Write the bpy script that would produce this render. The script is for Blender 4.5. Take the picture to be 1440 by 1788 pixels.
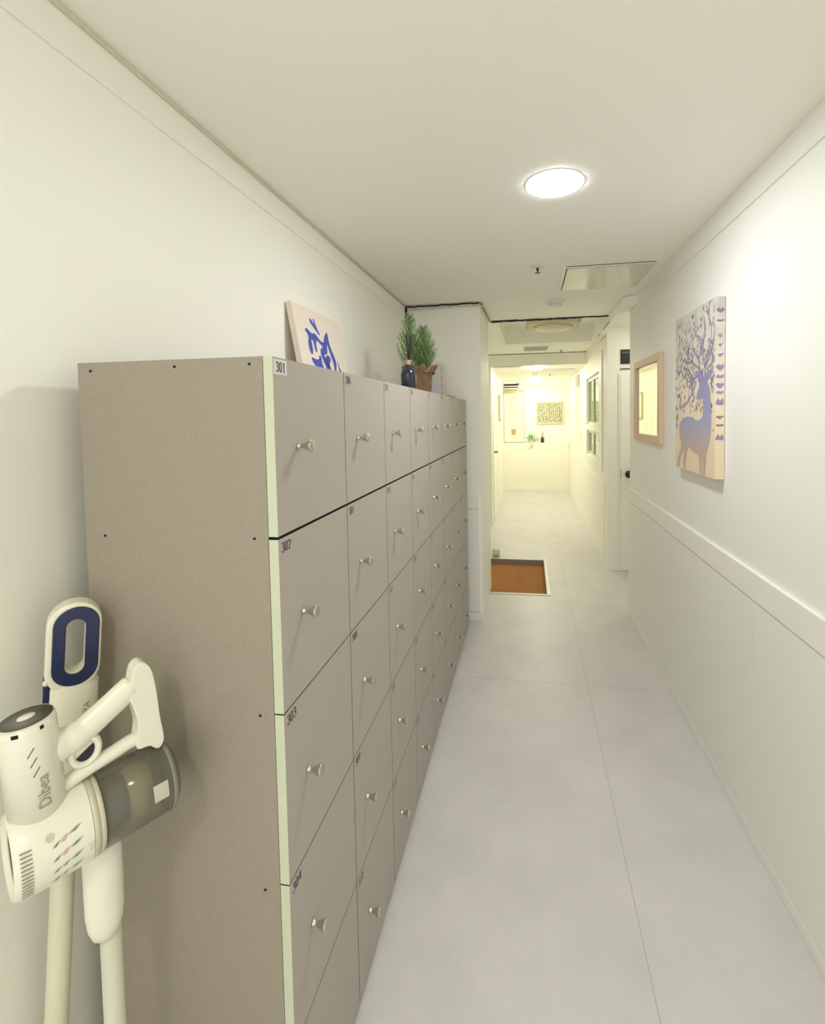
import bpy, bmesh, math, random
from mathutils import Vector, Matrix, noise
PI = math.pi
for o in list(bpy.data.objects):
    bpy.data.objects.remove(o)
SC = bpy.context.scene
COL = SC.collection

# ------------------------------------------------------------------ camera
cam_d = bpy.data.cameras.new('camera')
cam = bpy.data.objects.new('camera', cam_d); COL.objects.link(cam)
SC.camera = cam
FPX, CX, CY = 820.0, 793.6, 761.5
cam_d.sensor_fit = 'HORIZONTAL'; cam_d.sensor_width = 36.0
cam_d.lens = FPX / 1440 * 36.0
cam_d.shift_x = (720 - CX) / 1440
cam_d.shift_y = (CY - 894) / 1440
cam_d.clip_start = 0.02
cam.matrix_world = Matrix(((0.98758944, 0.00902853, 0.15679788, 0.0),
                           (0.15623188, 0.0457645, -0.98665962, 0.0),
                           (-0.01608386, 0.99891146, 0.043786, 1.6951),
                           (0, 0, 0, 1)))
# ------------------------------------------------------------------ world, exposure, lamp settings
W = bpy.data.worlds.new('world'); SC.world = W; W.use_nodes = True
W.node_tree.nodes['Background'].inputs[0].default_value = (0.98, 0.96, 0.88, 1)
W.node_tree.nodes['Background'].inputs[1].default_value = 1.2
SC.view_settings.view_transform = 'Standard'; SC.view_settings.look = 'None'
SC.view_settings.gamma = 1.0; SC.view_settings.use_curve_mapping = False
SC.view_settings.exposure = 0.30
SC.cycles.max_bounces = 12; SC.cycles.diffuse_bounces = 8
LAMP_NEAR = 98.0; LAMP_BACK = 80.0; LAMP_FAR = 106.0
COL_NEAR = (0.965, 0.975, 0.98); COL_BACK = (0.98, 0.975, 0.85); COL_FAR = (1.0, 0.96, 0.79)

# ------------------------------------------------------------------ helpers
def s2l(c):
    c = c / 255.0
    return c / 12.92 if c <= 0.04045 else ((c + 0.055) / 1.055) ** 2.4
def rgb(r, g, b): return (s2l(r), s2l(g), s2l(b), 1.0)
def mat(name, col, rough=0.5, metal=0.0, var=0.03, scale=6.0, bump=0.0, spec=0.5, coat=0.0, emit=None, estr=0.0, trans=0.0, alpha=1.0, stretch=(1, 1, 1)):
    m = bpy.data.materials.new(name); m.use_nodes = True
    nt = m.node_tree; b = nt.nodes['Principled BSDF']
    b.inputs['Roughness'].default_value = rough; b.inputs['Metallic'].default_value = metal
    b.inputs['Specular IOR Level'].default_value = spec; b.inputs['Coat Weight'].default_value = coat
    b.inputs['Transmission Weight'].default_value = trans; b.inputs['Alpha'].default_value = alpha
    tc = nt.nodes.new('ShaderNodeTexCoord'); mp = nt.nodes.new('ShaderNodeMapping')
    mp.inputs['Scale'].default_value = stretch
    nz = nt.nodes.new('ShaderNodeTexNoise'); nz.inputs['Scale'].default_value = scale; nz.inputs['Detail'].default_value = 4
    nt.links.new(tc.outputs['Object'], mp.inputs[0]); nt.links.new(mp.outputs[0], nz.inputs['Vector'])
    mx = nt.nodes.new('ShaderNodeMix'); mx.data_type = 'RGBA'
    mx.inputs[6].default_value = tuple(min(1, x * (1 - var)) for x in col[:3]) + (1,)
    mx.inputs[7].default_value = tuple(min(1, x * (1 + var)) for x in col[:3]) + (1,)
    nt.links.new(nz.outputs[0], mx.inputs[0]); nt.links.new(mx.outputs[2], b.inputs['Base Color'])
    if bump:
        bp = nt.nodes.new('ShaderNodeBump'); bp.inputs['Strength'].default_value = bump; bp.inputs['Distance'].default_value = 0.002
        nt.links.new(nz.outputs[0], bp.inputs['Height']); nt.links.new(bp.outputs[0], b.inputs['Normal'])
    if emit:
        b.inputs['Emission Color'].default_value = (*emit[:3], 1); b.inputs['Emission Strength'].default_value = estr
    return m

def tag(o, label=None, cat=None, group=None, kind=None):
    if label: o['label'] = label
    if cat: o['category'] = cat
    if group: o['group'] = group
    if kind: o['kind'] = kind
    return o
def obj(name, bm, mats, parent=None, smooth=False, bevel=0.0, seg=2, loc=None):
    me = bpy.data.meshes.new(name)
    bmesh.ops.recalc_face_normals(bm, faces=bm.faces)
    bm.to_mesh(me); bm.free()
    if not isinstance(mats, (list, tuple)): mats = [mats]
    for m in mats: me.materials.append(m)
    o = bpy.data.objects.new(name, me); COL.objects.link(o)
    if smooth:
        for p in me.polygons: p.use_smooth = True
    if bevel:
        md = o.modifiers.new('bevel', 'BEVEL'); md.width = bevel; md.segments = seg; md.limit_method = 'ANGLE'; md.angle_limit = 0.6
    if parent: o.parent = parent
    if loc: o.location = loc
    return o
def empty(name, loc=(0, 0, 0), rot=(0, 0, 0)):
    o = bpy.data.objects.new(name, None); COL.objects.link(o); o.empty_display_size = 0.05
    o.location = loc; o.rotation_euler = rot
    return o
def BM(): return bmesh.new()
def quad(bm, pts, mi=0):
    f = bm.faces.new([bm.verts.new(p) for p in pts]); f.material_index = mi; return f
def box(bm, x0, x1, y0, y1, z0, z1, mi=0):
    v = [bm.verts.new(p) for p in ((x0,y0,z0),(x1,y0,z0),(x1,y1,z0),(x0,y1,z0),(x0,y0,z1),(x1,y0,z1),(x1,y1,z1),(x0,y1,z1))]
    out = []
    for i in ((0,3,2,1),(4,5,6,7),(0,1,5,4),(1,2,6,5),(2,3,7,6),(3,0,4,7)):
        f = bm.faces.new([v[k] for k in i]); f.material_index = mi; out.append(f)
    return out
def slab(bm, P, mi=0):
    """P: 8 corner points, bottom 4 then top 4"""
    v = [bm.verts.new(p) for p in P]
    for i in ((0,3,2,1),(4,5,6,7),(0,1,5,4),(1,2,6,5),(2,3,7,6),(3,0,4,7)):
        f = bm.faces.new([v[k] for k in i]); f.material_index = mi
def prism(bm, pts, f, t, mi=0, mi_side=None):
    """2-D outline pts pushed through f(u, v, d) from d=0 to d=t"""
    a = [bm.verts.new(f(u, v, 0)) for u, v in pts]; b = [bm.verts.new(f(u, v, t)) for u, v in pts]
    n = len(pts)
    if mi_side is None: mi_side = mi
    for vs in (a[::-1], b):
        fc = bm.faces.new(vs); fc.material_index = mi
    for i in range(n):
        fc = bm.faces.new([a[i], a[(i+1) % n], b[(i+1) % n], b[i]]); fc.material_index = mi_side
def tube(bm, pts, r, seg=10, mi=0, cap=True):
    pts = [Vector(p) for p in pts]; n = len(pts)
    rs = r if isinstance(r, (list, tuple)) else [r] * n
    rings = []; ref = None
    for i, p in enumerate(pts):
        t = (pts[min(i+1, n-1)] - pts[max(i-1, 0)]).normalized()
        if ref is None:
            ref = t.cross(Vector((0, 0, 1)))
            if ref.length < 0.1: ref = t.cross(Vector((0, 1, 0)))
        ref = (ref - t * ref.dot(t)).normalized(); s = t.cross(ref)
        rings.append([bm.verts.new(p + (ref * math.cos(2*PI*k/seg) + s * math.sin(2*PI*k/seg)) * rs[i]) for k in range(seg)])
    for i in range(n-1):
        for k in range(seg):
            f = bm.faces.new([rings[i][k], rings[i][(k+1) % seg], rings[i+1][(k+1) % seg], rings[i+1][k]]); f.material_index = mi
    if cap:
        for rg in (rings[0][::-1], rings[-1]):
            f = bm.faces.new(rg); f.material_index = mi
def lathe(bm, prof, c=(0, 0, 0), axis='z', seg=32, mi=0, sx=1.0, sy=1.0, cap=True):
    """prof: (radius, height) list"""
    rings = []
    for r, h in prof:
        ring = []
        for k in range(seg):
            a = 2*PI*k/seg; x, y = r*math.cos(a)*sx, r*math.sin(a)*sy
            p = {'z': (x, y, h), 'x': (h, x, y), 'y': (x, h, y)}[axis]
            ring.append(bm.verts.new((p[0]+c[0], p[1]+c[1], p[2]+c[2])))
        rings.append(ring)
    for i in range(len(rings)-1):
        for k in range(seg):
            f = bm.faces.new([rings[i][k], rings[i][(k+1) % seg], rings[i+1][(k+1) % seg], rings[i+1][k]]); f.material_index = mi
    for rg, (r, h) in ((rings[0], prof[0]), (rings[-1], prof[-1])):
        if r > 1e-5 and cap:
            f = bm.faces.new(rg); f.material_index = mi
def cat_pts(P, n=6, closed=False):
    out = []; N = len(P)
    g = (lambda i: P[i % N]) if closed else (lambda i: P[max(0, min(N-1, i))])
    for i in range(N if closed else N-1):
        p0, p1, p2, p3 = g(i-1), g(i), g(i+1), g(i+2)
        for k in range(n):
            t = k/n
            out.append(tuple(0.5*((2*b) + (c-a)*t + (2*a-5*b+4*c-d)*t*t + (-a+3*b-3*c+d)*t**3) for a, b, c, d in zip(p0, p1, p2, p3)))
    if not closed: out.append(tuple(P[-1]))
    return out
def struct(name, bm, m, **k):
    o = obj(name, bm, m, **k); o['kind'] = 'structure'; return o

# ------------------------------------------------------------------ materials
M = {}
M['wall'] = mat('wall_paint', (0.90, 0.895, 0.83), 0.55, var=0.015, scale=2.0)
M['wallR'] = mat('wall_paint_right', (0.86, 0.86, 0.825), 0.5, var=0.01, scale=2.0)
M['ceil'] = mat('ceiling_paint', (0.93, 0.925, 0.865), 0.7, var=0.02, scale=1.5)
M['trim'] = mat('trim_paint', (0.87, 0.87, 0.82), 0.45, var=0.01)
M['far'] = mat('far_paint', (0.90, 0.89, 0.80), 0.5, var=0.01)
M['gap'] = mat('dark_gap', rgb(24, 24, 26), 0.9)
M['pale'] = mat('edge_banding', rgb(200, 205, 182), 0.5, var=0.04, scale=20)
M['shade_edge'] = mat('door_edge_shade', rgb(62, 68, 80), 0.7)  # dark tone on inner door edges stands for shade in the gaps
M['seam'] = mat('seam_line', rgb(150, 146, 125), 0.8)

def linen(name, c, c2):
    m = mat(name, c, 0.55); nt = m.node_tree; b = nt.nodes['Principled BSDF']
    tc = nt.nodes.new('ShaderNodeTexCoord')
    outs = []
    for sc in ((45, 45, 1500), (1300, 1300, 40)):
        mp = nt.nodes.new('ShaderNodeMapping'); mp.inputs['Scale'].default_value = sc
        nz = nt.nodes.new('ShaderNodeTexNoise'); nz.inputs['Scale'].default_value = 1; nz.inputs['Detail'].default_value = 3
        nt.links.new(tc.outputs['Object'], mp.inputs[0]); nt.links.new(mp.outputs[0], nz.inputs['Vector']); outs.append(nz.outputs[0])
    big = nt.nodes.new('ShaderNodeTexNoise'); big.inputs['Scale'].default_value = 2.2; nt.links.new(tc.outputs['Object'], big.inputs['Vector'])
    ad = nt.nodes.new('ShaderNodeMath'); ad.operation = 'ADD'; nt.links.new(outs[0], ad.inputs[0]); nt.links.new(outs[1], ad.inputs[1])
    ml = nt.nodes.new('ShaderNodeMapRange'); ml.inputs['From Min'].default_value = 0.65; ml.inputs['From Max'].default_value = 1.35
    nt.links.new(ad.outputs[0], ml.inputs[0])
    mx = nt.nodes.new('ShaderNodeMix'); mx.data_type = 'RGBA'; mx.inputs[6].default_value = c; mx.inputs[7].default_value = c2
    nt.links.new(ml.outputs[0], mx.inputs[0]); nt.links.new(mx.outputs[2], b.inputs['Base Color'])
    bp = nt.nodes.new('ShaderNodeBump'); bp.inputs['Strength'].default_value = 0.15; bp.inputs['Distance'].default_value = 0.0005
    nt.links.new(ad.outputs[0], bp.inputs['Height']); nt.links.new(bp.outputs[0], b.inputs['Normal'])
    return m
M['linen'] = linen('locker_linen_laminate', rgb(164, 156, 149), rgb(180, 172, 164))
M['linen_shaded'] = linen('locker_linen_shaded', rgb(143, 134, 121), rgb(163, 154, 140))  # door linen darkened to stand in for shade on the locker body
M['metal'] = mat('brushed_nickel', rgb(206, 200, 192), 0.25, metal=0.95, var=0.02)
M['ink'] = mat('label_ink', rgb(22, 22, 26), 0.6)
M['plate'] = mat('label_plate', rgb(214, 214, 214), 0.5)
M['film'] = mat('label_film', rgb(174, 165, 157), 0.5)

# floor material: pale concrete-look tiles with hairline joints
def floor_mat():
    m = mat('floor_tiles', (0.6, 0.6, 0.6), 0.38); nt = m.node_tree; b = nt.nodes['Principled BSDF']
    tc = nt.nodes.new('ShaderNodeTexCoord'); sp = nt.nodes.new('ShaderNodeSeparateXYZ'); nt.links.new(tc.outputs['Object'], sp.inputs[0])
    n1 = nt.nodes.new('ShaderNodeTexNoise'); n1.inputs['Scale'].default_value = 2.6; n1.inputs['Detail'].default_value = 7; n1.inputs['Roughness'].default_value = 0.62
    nt.links.new(tc.outputs['Object'], n1.inputs['Vector'])
    r = nt.nodes.new('ShaderNodeValToRGB'); r.color_ramp.elements[0].position = 0.32; r.color_ramp.elements[1].position = 0.68
    r.color_ramp.elements[0].color = rgb(200, 198, 198); r.color_ramp.elements[1].color = rgb(212, 210, 208)
    nt.links.new(n1.outputs[0], r.inputs[0])
    def mth(op, a, bb):
        n = nt.nodes.new('ShaderNodeMath'); n.operation = op
        for i, x in enumerate((a, bb)):
            if x is None: continue
            if isinstance(x, (int, float)): n.inputs[i].default_value = x
            else: nt.links.new(x, n.inputs[i])
        return n.outputs[0]
    def line(ax, off, pitch, w):
        a = mth('SUBTRACT', sp.outputs[ax], off); a = mth('ADD', a, pitch * 20 + pitch/2); a = mth('MODULO', a, pitch); a = mth('SUBTRACT', a, pitch/2)
        a = mth('ABSOLUTE', a, None); return mth('LESS_THAN', a, w)
    l = mth('MAXIMUM', line(0, 0.345, 1.22, 0.0016), line(1, 2.95, 2.475, 0.0018))
    mx = nt.nodes.new('ShaderNodeMix'); mx.data_type = 'RGBA'; nt.links.new(mth('MULTIPLY', l, 0.5), mx.inputs[0])
    nt.links.new(r.outputs[0], mx.inputs[6]); mx.inputs[7].default_value = rgb(140, 136, 130)
    nt.links.new(mx.outputs[2], b.inputs['Base Color'])
    return m
M['floor'] = floor_mat()

# ------------------------------------------------------------------ geometry constants
XL = -0.494      # locker door fronts
XW = -1.0        # left wall
Y0 = 0.856; CW = 0.356; ZT = 1.8164; RH = 0.36
ZC = 2.60
YB = -1.3        # open end behind the camera, left unwalled so world light fills in
YP0, YP1, XP = 3.80, 4.57, -0.383   # pillar
YE = 10.62; YL = 10.48; ZF = 2.42
def XR(y): return 0.8885 - 0.0158 * y
def XF(y): return 0.82 + 0.009 * (y - 5.2)
def RW(y, z, d=0.0): return (XR(y) - d, y + 0.0158 * d, z)
def RF(y, z, d=0.0): return (XF(y) - d, y, z)

# ------------------------------------------------------------------ floor (with the sunken mat well)
HX0, HX1, HY0, HY1 = -1.15, 0.152, 4.42, 5.47
bm = BM()
box(bm, -3.2, 3.2, YB-0.1, HY0, -0.12, 0); box(bm, -3.2, 3.2, HY1, YE+0.1, -0.12, 0)
box(bm, -3.2, HX0, HY0, HY1, -0.12, 0); box(bm, HX1, 3.2, HY0, HY1, -0.12, 0)
struct('floor', bm, M['floor'])
bm = BM(); box(bm, HX0-0.03, HX1+0.03, HY0-0.03, HY1+0.03, -0.16, -0.121)
struct('floor_well', bm, mat('well_grey', rgb(150, 140, 128), 0.7, var=0.1, scale=12))
bm = BM()
fl = [(HX0, HX1-0.001, HY1-0.004, HY1, -0.12, 0.002), (HX1-0.004, HX1, HY0, HY1-0.004, -0.12, 0.002)]
for b_ in fl: box(bm, *b_)
struct('trim_1', bm, mat('well_lining', rgb(140, 128, 118), 0.6))
bm = BM()
box(bm, -0.382, HX1+0.035, HY0-0.028, HY0-0.001, 0.0, 0.006); box(bm, HX1+0.001, HX1+0.035, HY0-0.001, HY1+0.005, 0.0, 0.006)
struct('trim_2', bm, mat('steel_edge', rgb(205, 205, 196), 0.35, metal=0.25), bevel=0.002)
bm = BM(); box(bm, HX0+0.01, HX1-0.006, HY0+0.004, HY1-0.01, -0.118, -0.058)
o = obj('doormat', bm, mat('coir_mat', rgb(160, 108, 58), 0.95, var=0.2, scale=9, bump=0.6), bevel=0.004)
tag(o, 'brown coir doormat lying in the sunken square well in the hallway floor', 'doormat')

# ------------------------------------------------------------------ ceilings
bm = BM()
box(bm, -3.2, 3.2, YB-0.1, 4.565, ZC, ZC+0.12)
box(bm, -3.2, 3.2, 4.575, 4.66, ZC, ZC+0.12); box(bm, -3.2, -0.29, 4.66, 6.13, ZC, ZC+0.12)
box(bm, 0.795, 3.2, 4.66, 6.13, ZC, ZC+0.12); box(bm, -3.2, 3.2, 6.13, 7.3, ZC, ZC+0.12)
# recess in the ceiling
box(bm, -0.34, -0.29, 4.66, 6.13, ZC+0.12, 2.81); box(bm, 0.795, 0.845, 4.66, 6.13, ZC+0.12, 2.81)
box(bm, -0.34, 0.845, 4.61, 4.66, ZC+0.12, 2.81); box(bm, -0.34, 0.845, 6.13, 6.18, ZC+0.12, 2.81)
box(bm, -0.34, 0.845, 4.61, 6.18, 2.81, 2.86)
struct('ceiling', bm, M['ceil'])
bm = BM(); box(bm, -3.2, 3.2, 7.12, YE+0.1, ZF, ZF+0.17)
struct('ceiling.001', bm, M['far'])
bm = BM(); box(bm, -3.2, 3.2, 4.50, 4.64, ZC+0.121, ZC+0.14)
struct('ceiling.002', bm, M['gap'])

# ------------------------------------------------------------------ left side
bm = BM(); box(bm, XW-0.12, XW, YB, YP0+0.2, 0, ZC)
struct('wall_left', bm, M['wall'])
bm = BM(); box(bm, XW, XW+0.005, YB, YP0, 2.497, ZC)
struct('trim_3', bm, M['wall'], bevel=0.0015)
bm = BM(); tube(bm, [(XW+0.007, YB+0.01, 2.590), (XW+0.009, 0.6, 2.588), (XW+0.007, 2.2, 2.591), (XW+0.008, YP0-0.01, 2.590)], 0.0045, 8)
o = obj('white_cable', bm, mat('white_cable_pvc', rgb(212, 208, 184), 0.5), smooth=True)
tag(o, 'thin white cable run along the corner of ceiling and left wall', 'cable')
# pillar
bm = BM(); box(bm, XW, XP, YP0, YP1, 0, ZC)
struct('wall_pillar', bm, M['wall'])
bm = BM(); box(bm, XW+0.002, XP-0.028, YP0-0.012, YP0, 0.072, 0.925); struct('trim_4', bm, M['trim'], bevel=0.002)
bm = BM(); box(bm, XW+0.002, XP-0.002, YP0-0.016, YP0, 0.0, 0.066); struct('baseboard_pillar', bm, M['trim'], bevel=0.002)
bm = BM(); box(bm, XW+0.002, XP-0.028, YP0-0.012, YP0, 0.931, 1.03); struct('trim_5', bm, M['trim'], bevel=0.002)
# side room behind the pillar and left wall of the far hallway
bm = BM(); box(bm, -1.95, -1.85, YP1-0.6, 7.12, 0, ZC); box(bm, -1.95, XW-0.12, YP1-0.6, YP1-0.5, 0, ZC)
struct('wall_side_room', bm, M['wall'])
XFL = -0.565
bm = BM(); box(bm, -1.95, XFL, 7.12, 7.24, 0, ZF); box(bm, XFL-0.12, XFL, 7.24, YE, 0, ZF)
struct('wall_far_left', bm, M['far'])

# ------------------------------------------------------------------ right side, near wall with wainscot
YR1 = 4.07
bm = BM()
slab(bm, [RW(YB, 0, 0), (XR(YB)+0.9, YB, 0), (XR(YR1)+0.9, YR1, 0), RW(YR1, 0, 0), RW(YB, ZC, 0), (XR(YB)+0.9, YB, ZC), (XR(YR1)+0.9, YR1, ZC), RW(YR1, ZC, 0)])
struct('wall_right', bm, M['wallR'])
def rslab(bm, y0, y1, z0, z1, d, d0=0.0, F=RW, mi=0):
    slab(bm, [F(y0, z0, d), F(y0, z0, d0), F(y1, z0, d0), F(y1, z0, d), F(y0, z1, d), F(y0, z1, d0), F(y1, z1, d0), F(y1, z1, d)], mi)
for i, (a, b_) in enumerate(((YB+0.01, 1.941), (1.945, YR1))):
    bm = BM(); rslab(bm, a, b_, 0.055, 0.9625, 0.012)
    struct('trim_%d' % (6+i), bm, M['wallR'], bevel=0.0015)
bm = BM(); rslab(bm, YB+0.01, YR1, 0.967, 1.077, 0.016); struct('trim_8', bm, M['trim'], bevel=0.003, seg=3)
bm = BM(); rslab(bm, YB+0.01, YR1, 0.0, 0.053, 0.0125); struct('baseboard_right', bm, M['trim'], bevel=0.003)
bm = BM(); rslab(bm, YB+0.01, YR1-0.2, 2.4936, ZC, 0.006); struct('trim_9', bm, M['wallR'], bevel=0.0015)

# alcove with the door facing the camera
bm = BM()
box(bm, 0.82, 1.9, 5.2, 5.34, 0, ZC)
box(bm, 1.75, 1.85, YR1-0.2, 5.2, 0, ZC)
struct('wall_alcove', bm, M['wall'])
bm = BM(); box(bm, 0.935, 0.955, 5.185, 5.2, 0, 2.11); box(bm, 1.70, 1.72, 5.185, 5.2, 0, 2.11); box(bm, 0.955, 1.70, 5.185, 5.2, 2.09, 2.11)
fr = struct('door_1', bm, M['trim'], bevel=0.002)
bm = BM(); box(bm, 0.9555, 1.6995, 5.180, 5.199, 0.004, 2.0895); dp = obj('door_panel', bm, M['wall'], fr, bevel=0.002)
bm = BM(); lathe(bm, [(0.012, 0), (0.012, -0.03), (0.034, -0.036), (0.040, -0.05), (0.034, -0.064), (0.0, -0.068)], (1.030, 5.178, 1.05), 'y', 24)
obj('door_knob', bm, mat('black_knob', rgb(22, 20, 20), 0.35), fr, smooth=True)
bm = BM(); box(bm, 0.956, 0.960, 5.174, 5.18, 1.0, 1.09); obj('latch_plate', bm, M['seam'], fr)
t = empty('door_sign', (1.0, 5.2, 2.21))
bm = BM(); box(bm, -0.042, 0.055, -0.012, 0, 0, 0.15); obj('sign_plate', bm, mat('black_plastic', rgb(24, 27, 38), 0.3), t, bevel=0.003)
bm = BM(); box(bm, -0.030, 0.045, -0.0135, -0.012, 0.112, 0.124); obj('sign_strip', bm, mat('sign_grey', rgb(96, 104, 122), 0.4), t)
tag(t, 'small black plaque high on the wall above the door in the right alcove', 'sign')
bm = BM(); box(bm, 0.952, 1.05, 5.184, 5.2, 2.155, 2.162)
o = obj('door_closer_strip', bm, M['gap']); tag(o, 'thin dark strip on the wall just below the black plaque', 'strip')

# far right wall of the back hallway, with an opening for the window
WY0, WY1, WZ0, WZ1 = 5.74, 7.17, 1.10, 2.19
bm = BM()
def fslab(y0, y1, z0, z1): slab(bm, [RF(y0, z0, 0), RF(y0, z0, -0.14), RF(y1, z0, -0.14), RF(y1, z0, 0), RF(y0, z1, 0), RF(y0, z1, -0.14), RF(y1, z1, -0.14), RF(y1, z1, 0)])
fslab(5.34, WY0, 0, ZC); fslab(WY1, YE, 0, ZC); fslab(WY0, WY1, 0, WZ0); fslab(WY0, WY1, WZ1, ZC)
struct('wall_far_right', bm, M['far'])
bm = BM(); rslab(bm, 5.53, WY0, WZ0-0.05, 2.36, 0.012, F=RF); rslab(bm, 5.50, 5.52, 1.03, 2.40, 0.016, F=RF)
rslab(bm, WY0, WY1+0.02, WZ1, WZ1+0.06, 0.008, F=RF); rslab(bm, WY0, WY1+0.02, WZ0-0.05, WZ0, 0.008, F=RF)
wn = struct('window_1', bm, M['trim'], bevel=0.002)
bm = BM(); rslab(bm, WY0, WY1, 1.46, 1.53, 0.004, -0.10, F=RF)
obj('transom', bm, M['trim'], wn)
gl = mat('window_glass', rgb(150, 182, 164), 0.04, metal=0.75, var=0.02)
M['sash'] = mat('sash_white', rgb(226, 222, 200), 0.4)
for z0, z1, nm in ((1.53, WZ1, 'upper'), (WZ0, 1.46, 'lower')):
    bm = BM()
    for a, b_ in ((WY0, WY0+0.035), (WY1-0.05, WY1), (6.55, 6.60)): rslab(bm, a, b_, z0, z1, -0.025, -0.06, F=RF)
    rslab(bm, WY0+0.05, WY1-0.06, z0, z0+0.045, -0.027, -0.058, F=RF); rslab(bm, WY0+0.05, WY1-0.06, z1-0.04, z1, -0.027, -0.058, F=RF)
    s_ = obj('sash', bm, M['sash'], wn)
    bm = BM(); rslab(bm, WY0+0.01, WY1-0.01, z0+0.005, z1-0.005, -0.04, -0.046, F=RF); obj('pane', bm, gl, s_)
# wainscot line and outlets on the far right wall
bm = BM(); rslab(bm, 5.36, YL, 0.0, 0.93, 0.008, F=RF); struct('trim_10', bm, M['far'], bevel=0.002)

# far end wall with a ledge
bm = BM(); box(bm, -1.9, 1.9, YE, YE+0.1, 0, ZF); struct('wall_far_end', bm, M['far'])
bm = BM(); box(bm, XFL, XF(YL)-0.008, YL, YE, 0.0, 1.065); struct('trim_11', bm, M['far'], bevel=0.004)
bm = BM(); box(bm, XFL, XF(YL)-0.008, YL-0.012, YL, 0.0, 0.09); struct('baseboard_far', bm, M['far'], bevel=0.003)
bm = BM(); box(bm, XFL, XF(YL), YL-0.03, YE, 2.355, ZF); box(bm, XFL, XF(YL), YL+0.05, YE, 2.31, 2.355); struct('trim_12', bm, M['ceil'], bevel=0.003)

# ------------------------------------------------------------------ lamps
def downlight(x, y, z, r, strength, col, label, dome=1.0):
    t = empty('ceiling_light', (x, y, z))
    bm = BM(); lathe(bm, [(r*0.95, -0.0005), (r*1.02, -0.0005), (r*1.02, -0.002), (r*0.95, -0.002)], seg=48)
    obj('rim', bm, M['rim'], t, smooth=True)
    bm = BM(); lathe(bm, [(r, -0.0021), (r*0.98, -0.0035*dome), (r*0.75, -0.005*dome), (r*0.4, -0.0058*dome), (0.0, -0.006*dome)], seg=48)
    obj('diffuser', bm, mat('lamp_glow', (0.9, 0.9, 0.85), 0.5, emit=col, estr=strength), t, smooth=True)
    tag(t, label, 'light'); return t
M['rim'] = mat('lamp_rim', (0.85, 0.85, 0.82), 0.4)
downlight(0.107, 1.93, ZC, 0.112, LAMP_NEAR, COL_NEAR, 'large round glowing downlight in the ceiling above the lockers')
downlight(-0.45, -0.7, ZC, 0.118, LAMP_BACK, COL_BACK, 'round glowing downlight in the ceiling behind the viewer')
downlight(0.12, 7.42, ZF, 0.105, LAMP_FAR, COL_FAR, 'bright round downlight just past the ceiling step in the back hallway', 6)
downlight(0.125, 9.75, ZF, 0.105, LAMP_FAR, COL_FAR, 'bright round downlight at the far end, nearest the leaf canvas wall', 6)
downlight(-1.2, 5.9, ZC, 0.11, 60, COL_FAR, 'added round downlight, unseen behind the pillar, lighting the middle hallway')  # added lamp out of view, spills light into the middle section
downlight(1.30, 4.62, ZC, 0.10, 42, COL_FAR, 'added round downlight, hidden in the right alcove to brighten it')  # added hidden lamp that lifts the brightness of the alcove
# unlit square dome lamp in the ceiling recess
t = empty('dome_lamp', (0.27, 5.42, 2.81))
bm = BM(); prism(bm, cat_pts([(-0.25, -0.24), (0.25, -0.24), (0.28, 0), (0.25, 0.24), (-0.25, 0.24), (-0.28, 0)], 4, True), lambda u, v, d: (u, v, -d), 0.14)
obj('lamp_body', bm, mat('dome_body', rgb(205, 200, 172), 0.5), t, bevel=0.03, seg=3)
bm = BM(); lathe(bm, [(0.22, -0.14), (0.20, -0.165), (0.14, -0.185), (0.0, -0.195)], seg=40, sx=1.0, sy=0.95)
obj('diffuser', bm, mat('dome_glass', rgb(222, 218, 192), 0.35), t, smooth=True)
tag(t, 'unlit square dome lamp set in the recess of the middle ceiling', 'lamp')

# ------------------------------------------------------------------ ceiling fittings
M['white'] = mat('white_plastic', rgb(226, 225, 218), 0.35)
M['gloss'] = mat('panel_gloss', rgb(214, 212, 196), 0.12, spec=0.8)
t = empty('access_panel', (0.50, 3.30, ZC))
bm = BM()
for b_ in ((-0.285, 0.285, -0.285, -0.262), (-0.285, 0.285, 0.262, 0.285), (-0.285, -0.262, -0.262, 0.262), (0.262, 0.285, -0.262, 0.262)): box(bm, *b_, -0.004, 0.0)
obj('frame', bm, M['trim'], t, bevel=0.001)
bm = BM(); box(bm, -0.256, 0.256, -0.254, 0.254, -0.0065, -0.001); obj('panel', bm, M['gloss'], t)
bm = BM(); box(bm, -0.262, 0.262, -0.292, -0.2855, -0.002, -0.0002); box(bm, -0.262, -0.257, -0.262, 0.262, -0.003, -0.0005); obj('gap', bm, M['gap'], t)
tag(t, 'square white access panel in the ceiling near the right wall', 'access panel')
def sprinkler(x, y, z, label):
    t = empty('sprinkler', (x, y, z))
    bm = BM(); lathe(bm, [(0.0, 0.0), (0.042, 0.0), (0.04, -0.004), (0.022, -0.007), (0.0, -0.007)]); obj('plate', bm, M['white'], t, smooth=True)
    bm = BM(); lathe(bm, [(0.008, -0.006), (0.008, -0.02), (0.003, -0.024), (0.003, -0.032), (0.018, -0.034), (0.018, -0.036), (0.0, -0.036)], seg=16)
    obj('nozzle', bm, mat('dark_steel', rgb(60, 58, 55), 0.4, metal=0.6), t); tag(t, label, 'sprinkler')
sprinkler(0.06, 2.98, ZC, 'small sprinkler head in the ceiling left of the access panel')
sprinkler(0.455, 6.86, ZC, 'small dark sprinkler beside the vent in the middle ceiling')
sprinkler(0.38, 8.75, ZF, 'tiny sprinkler in the bright back hallway ceiling')
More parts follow.
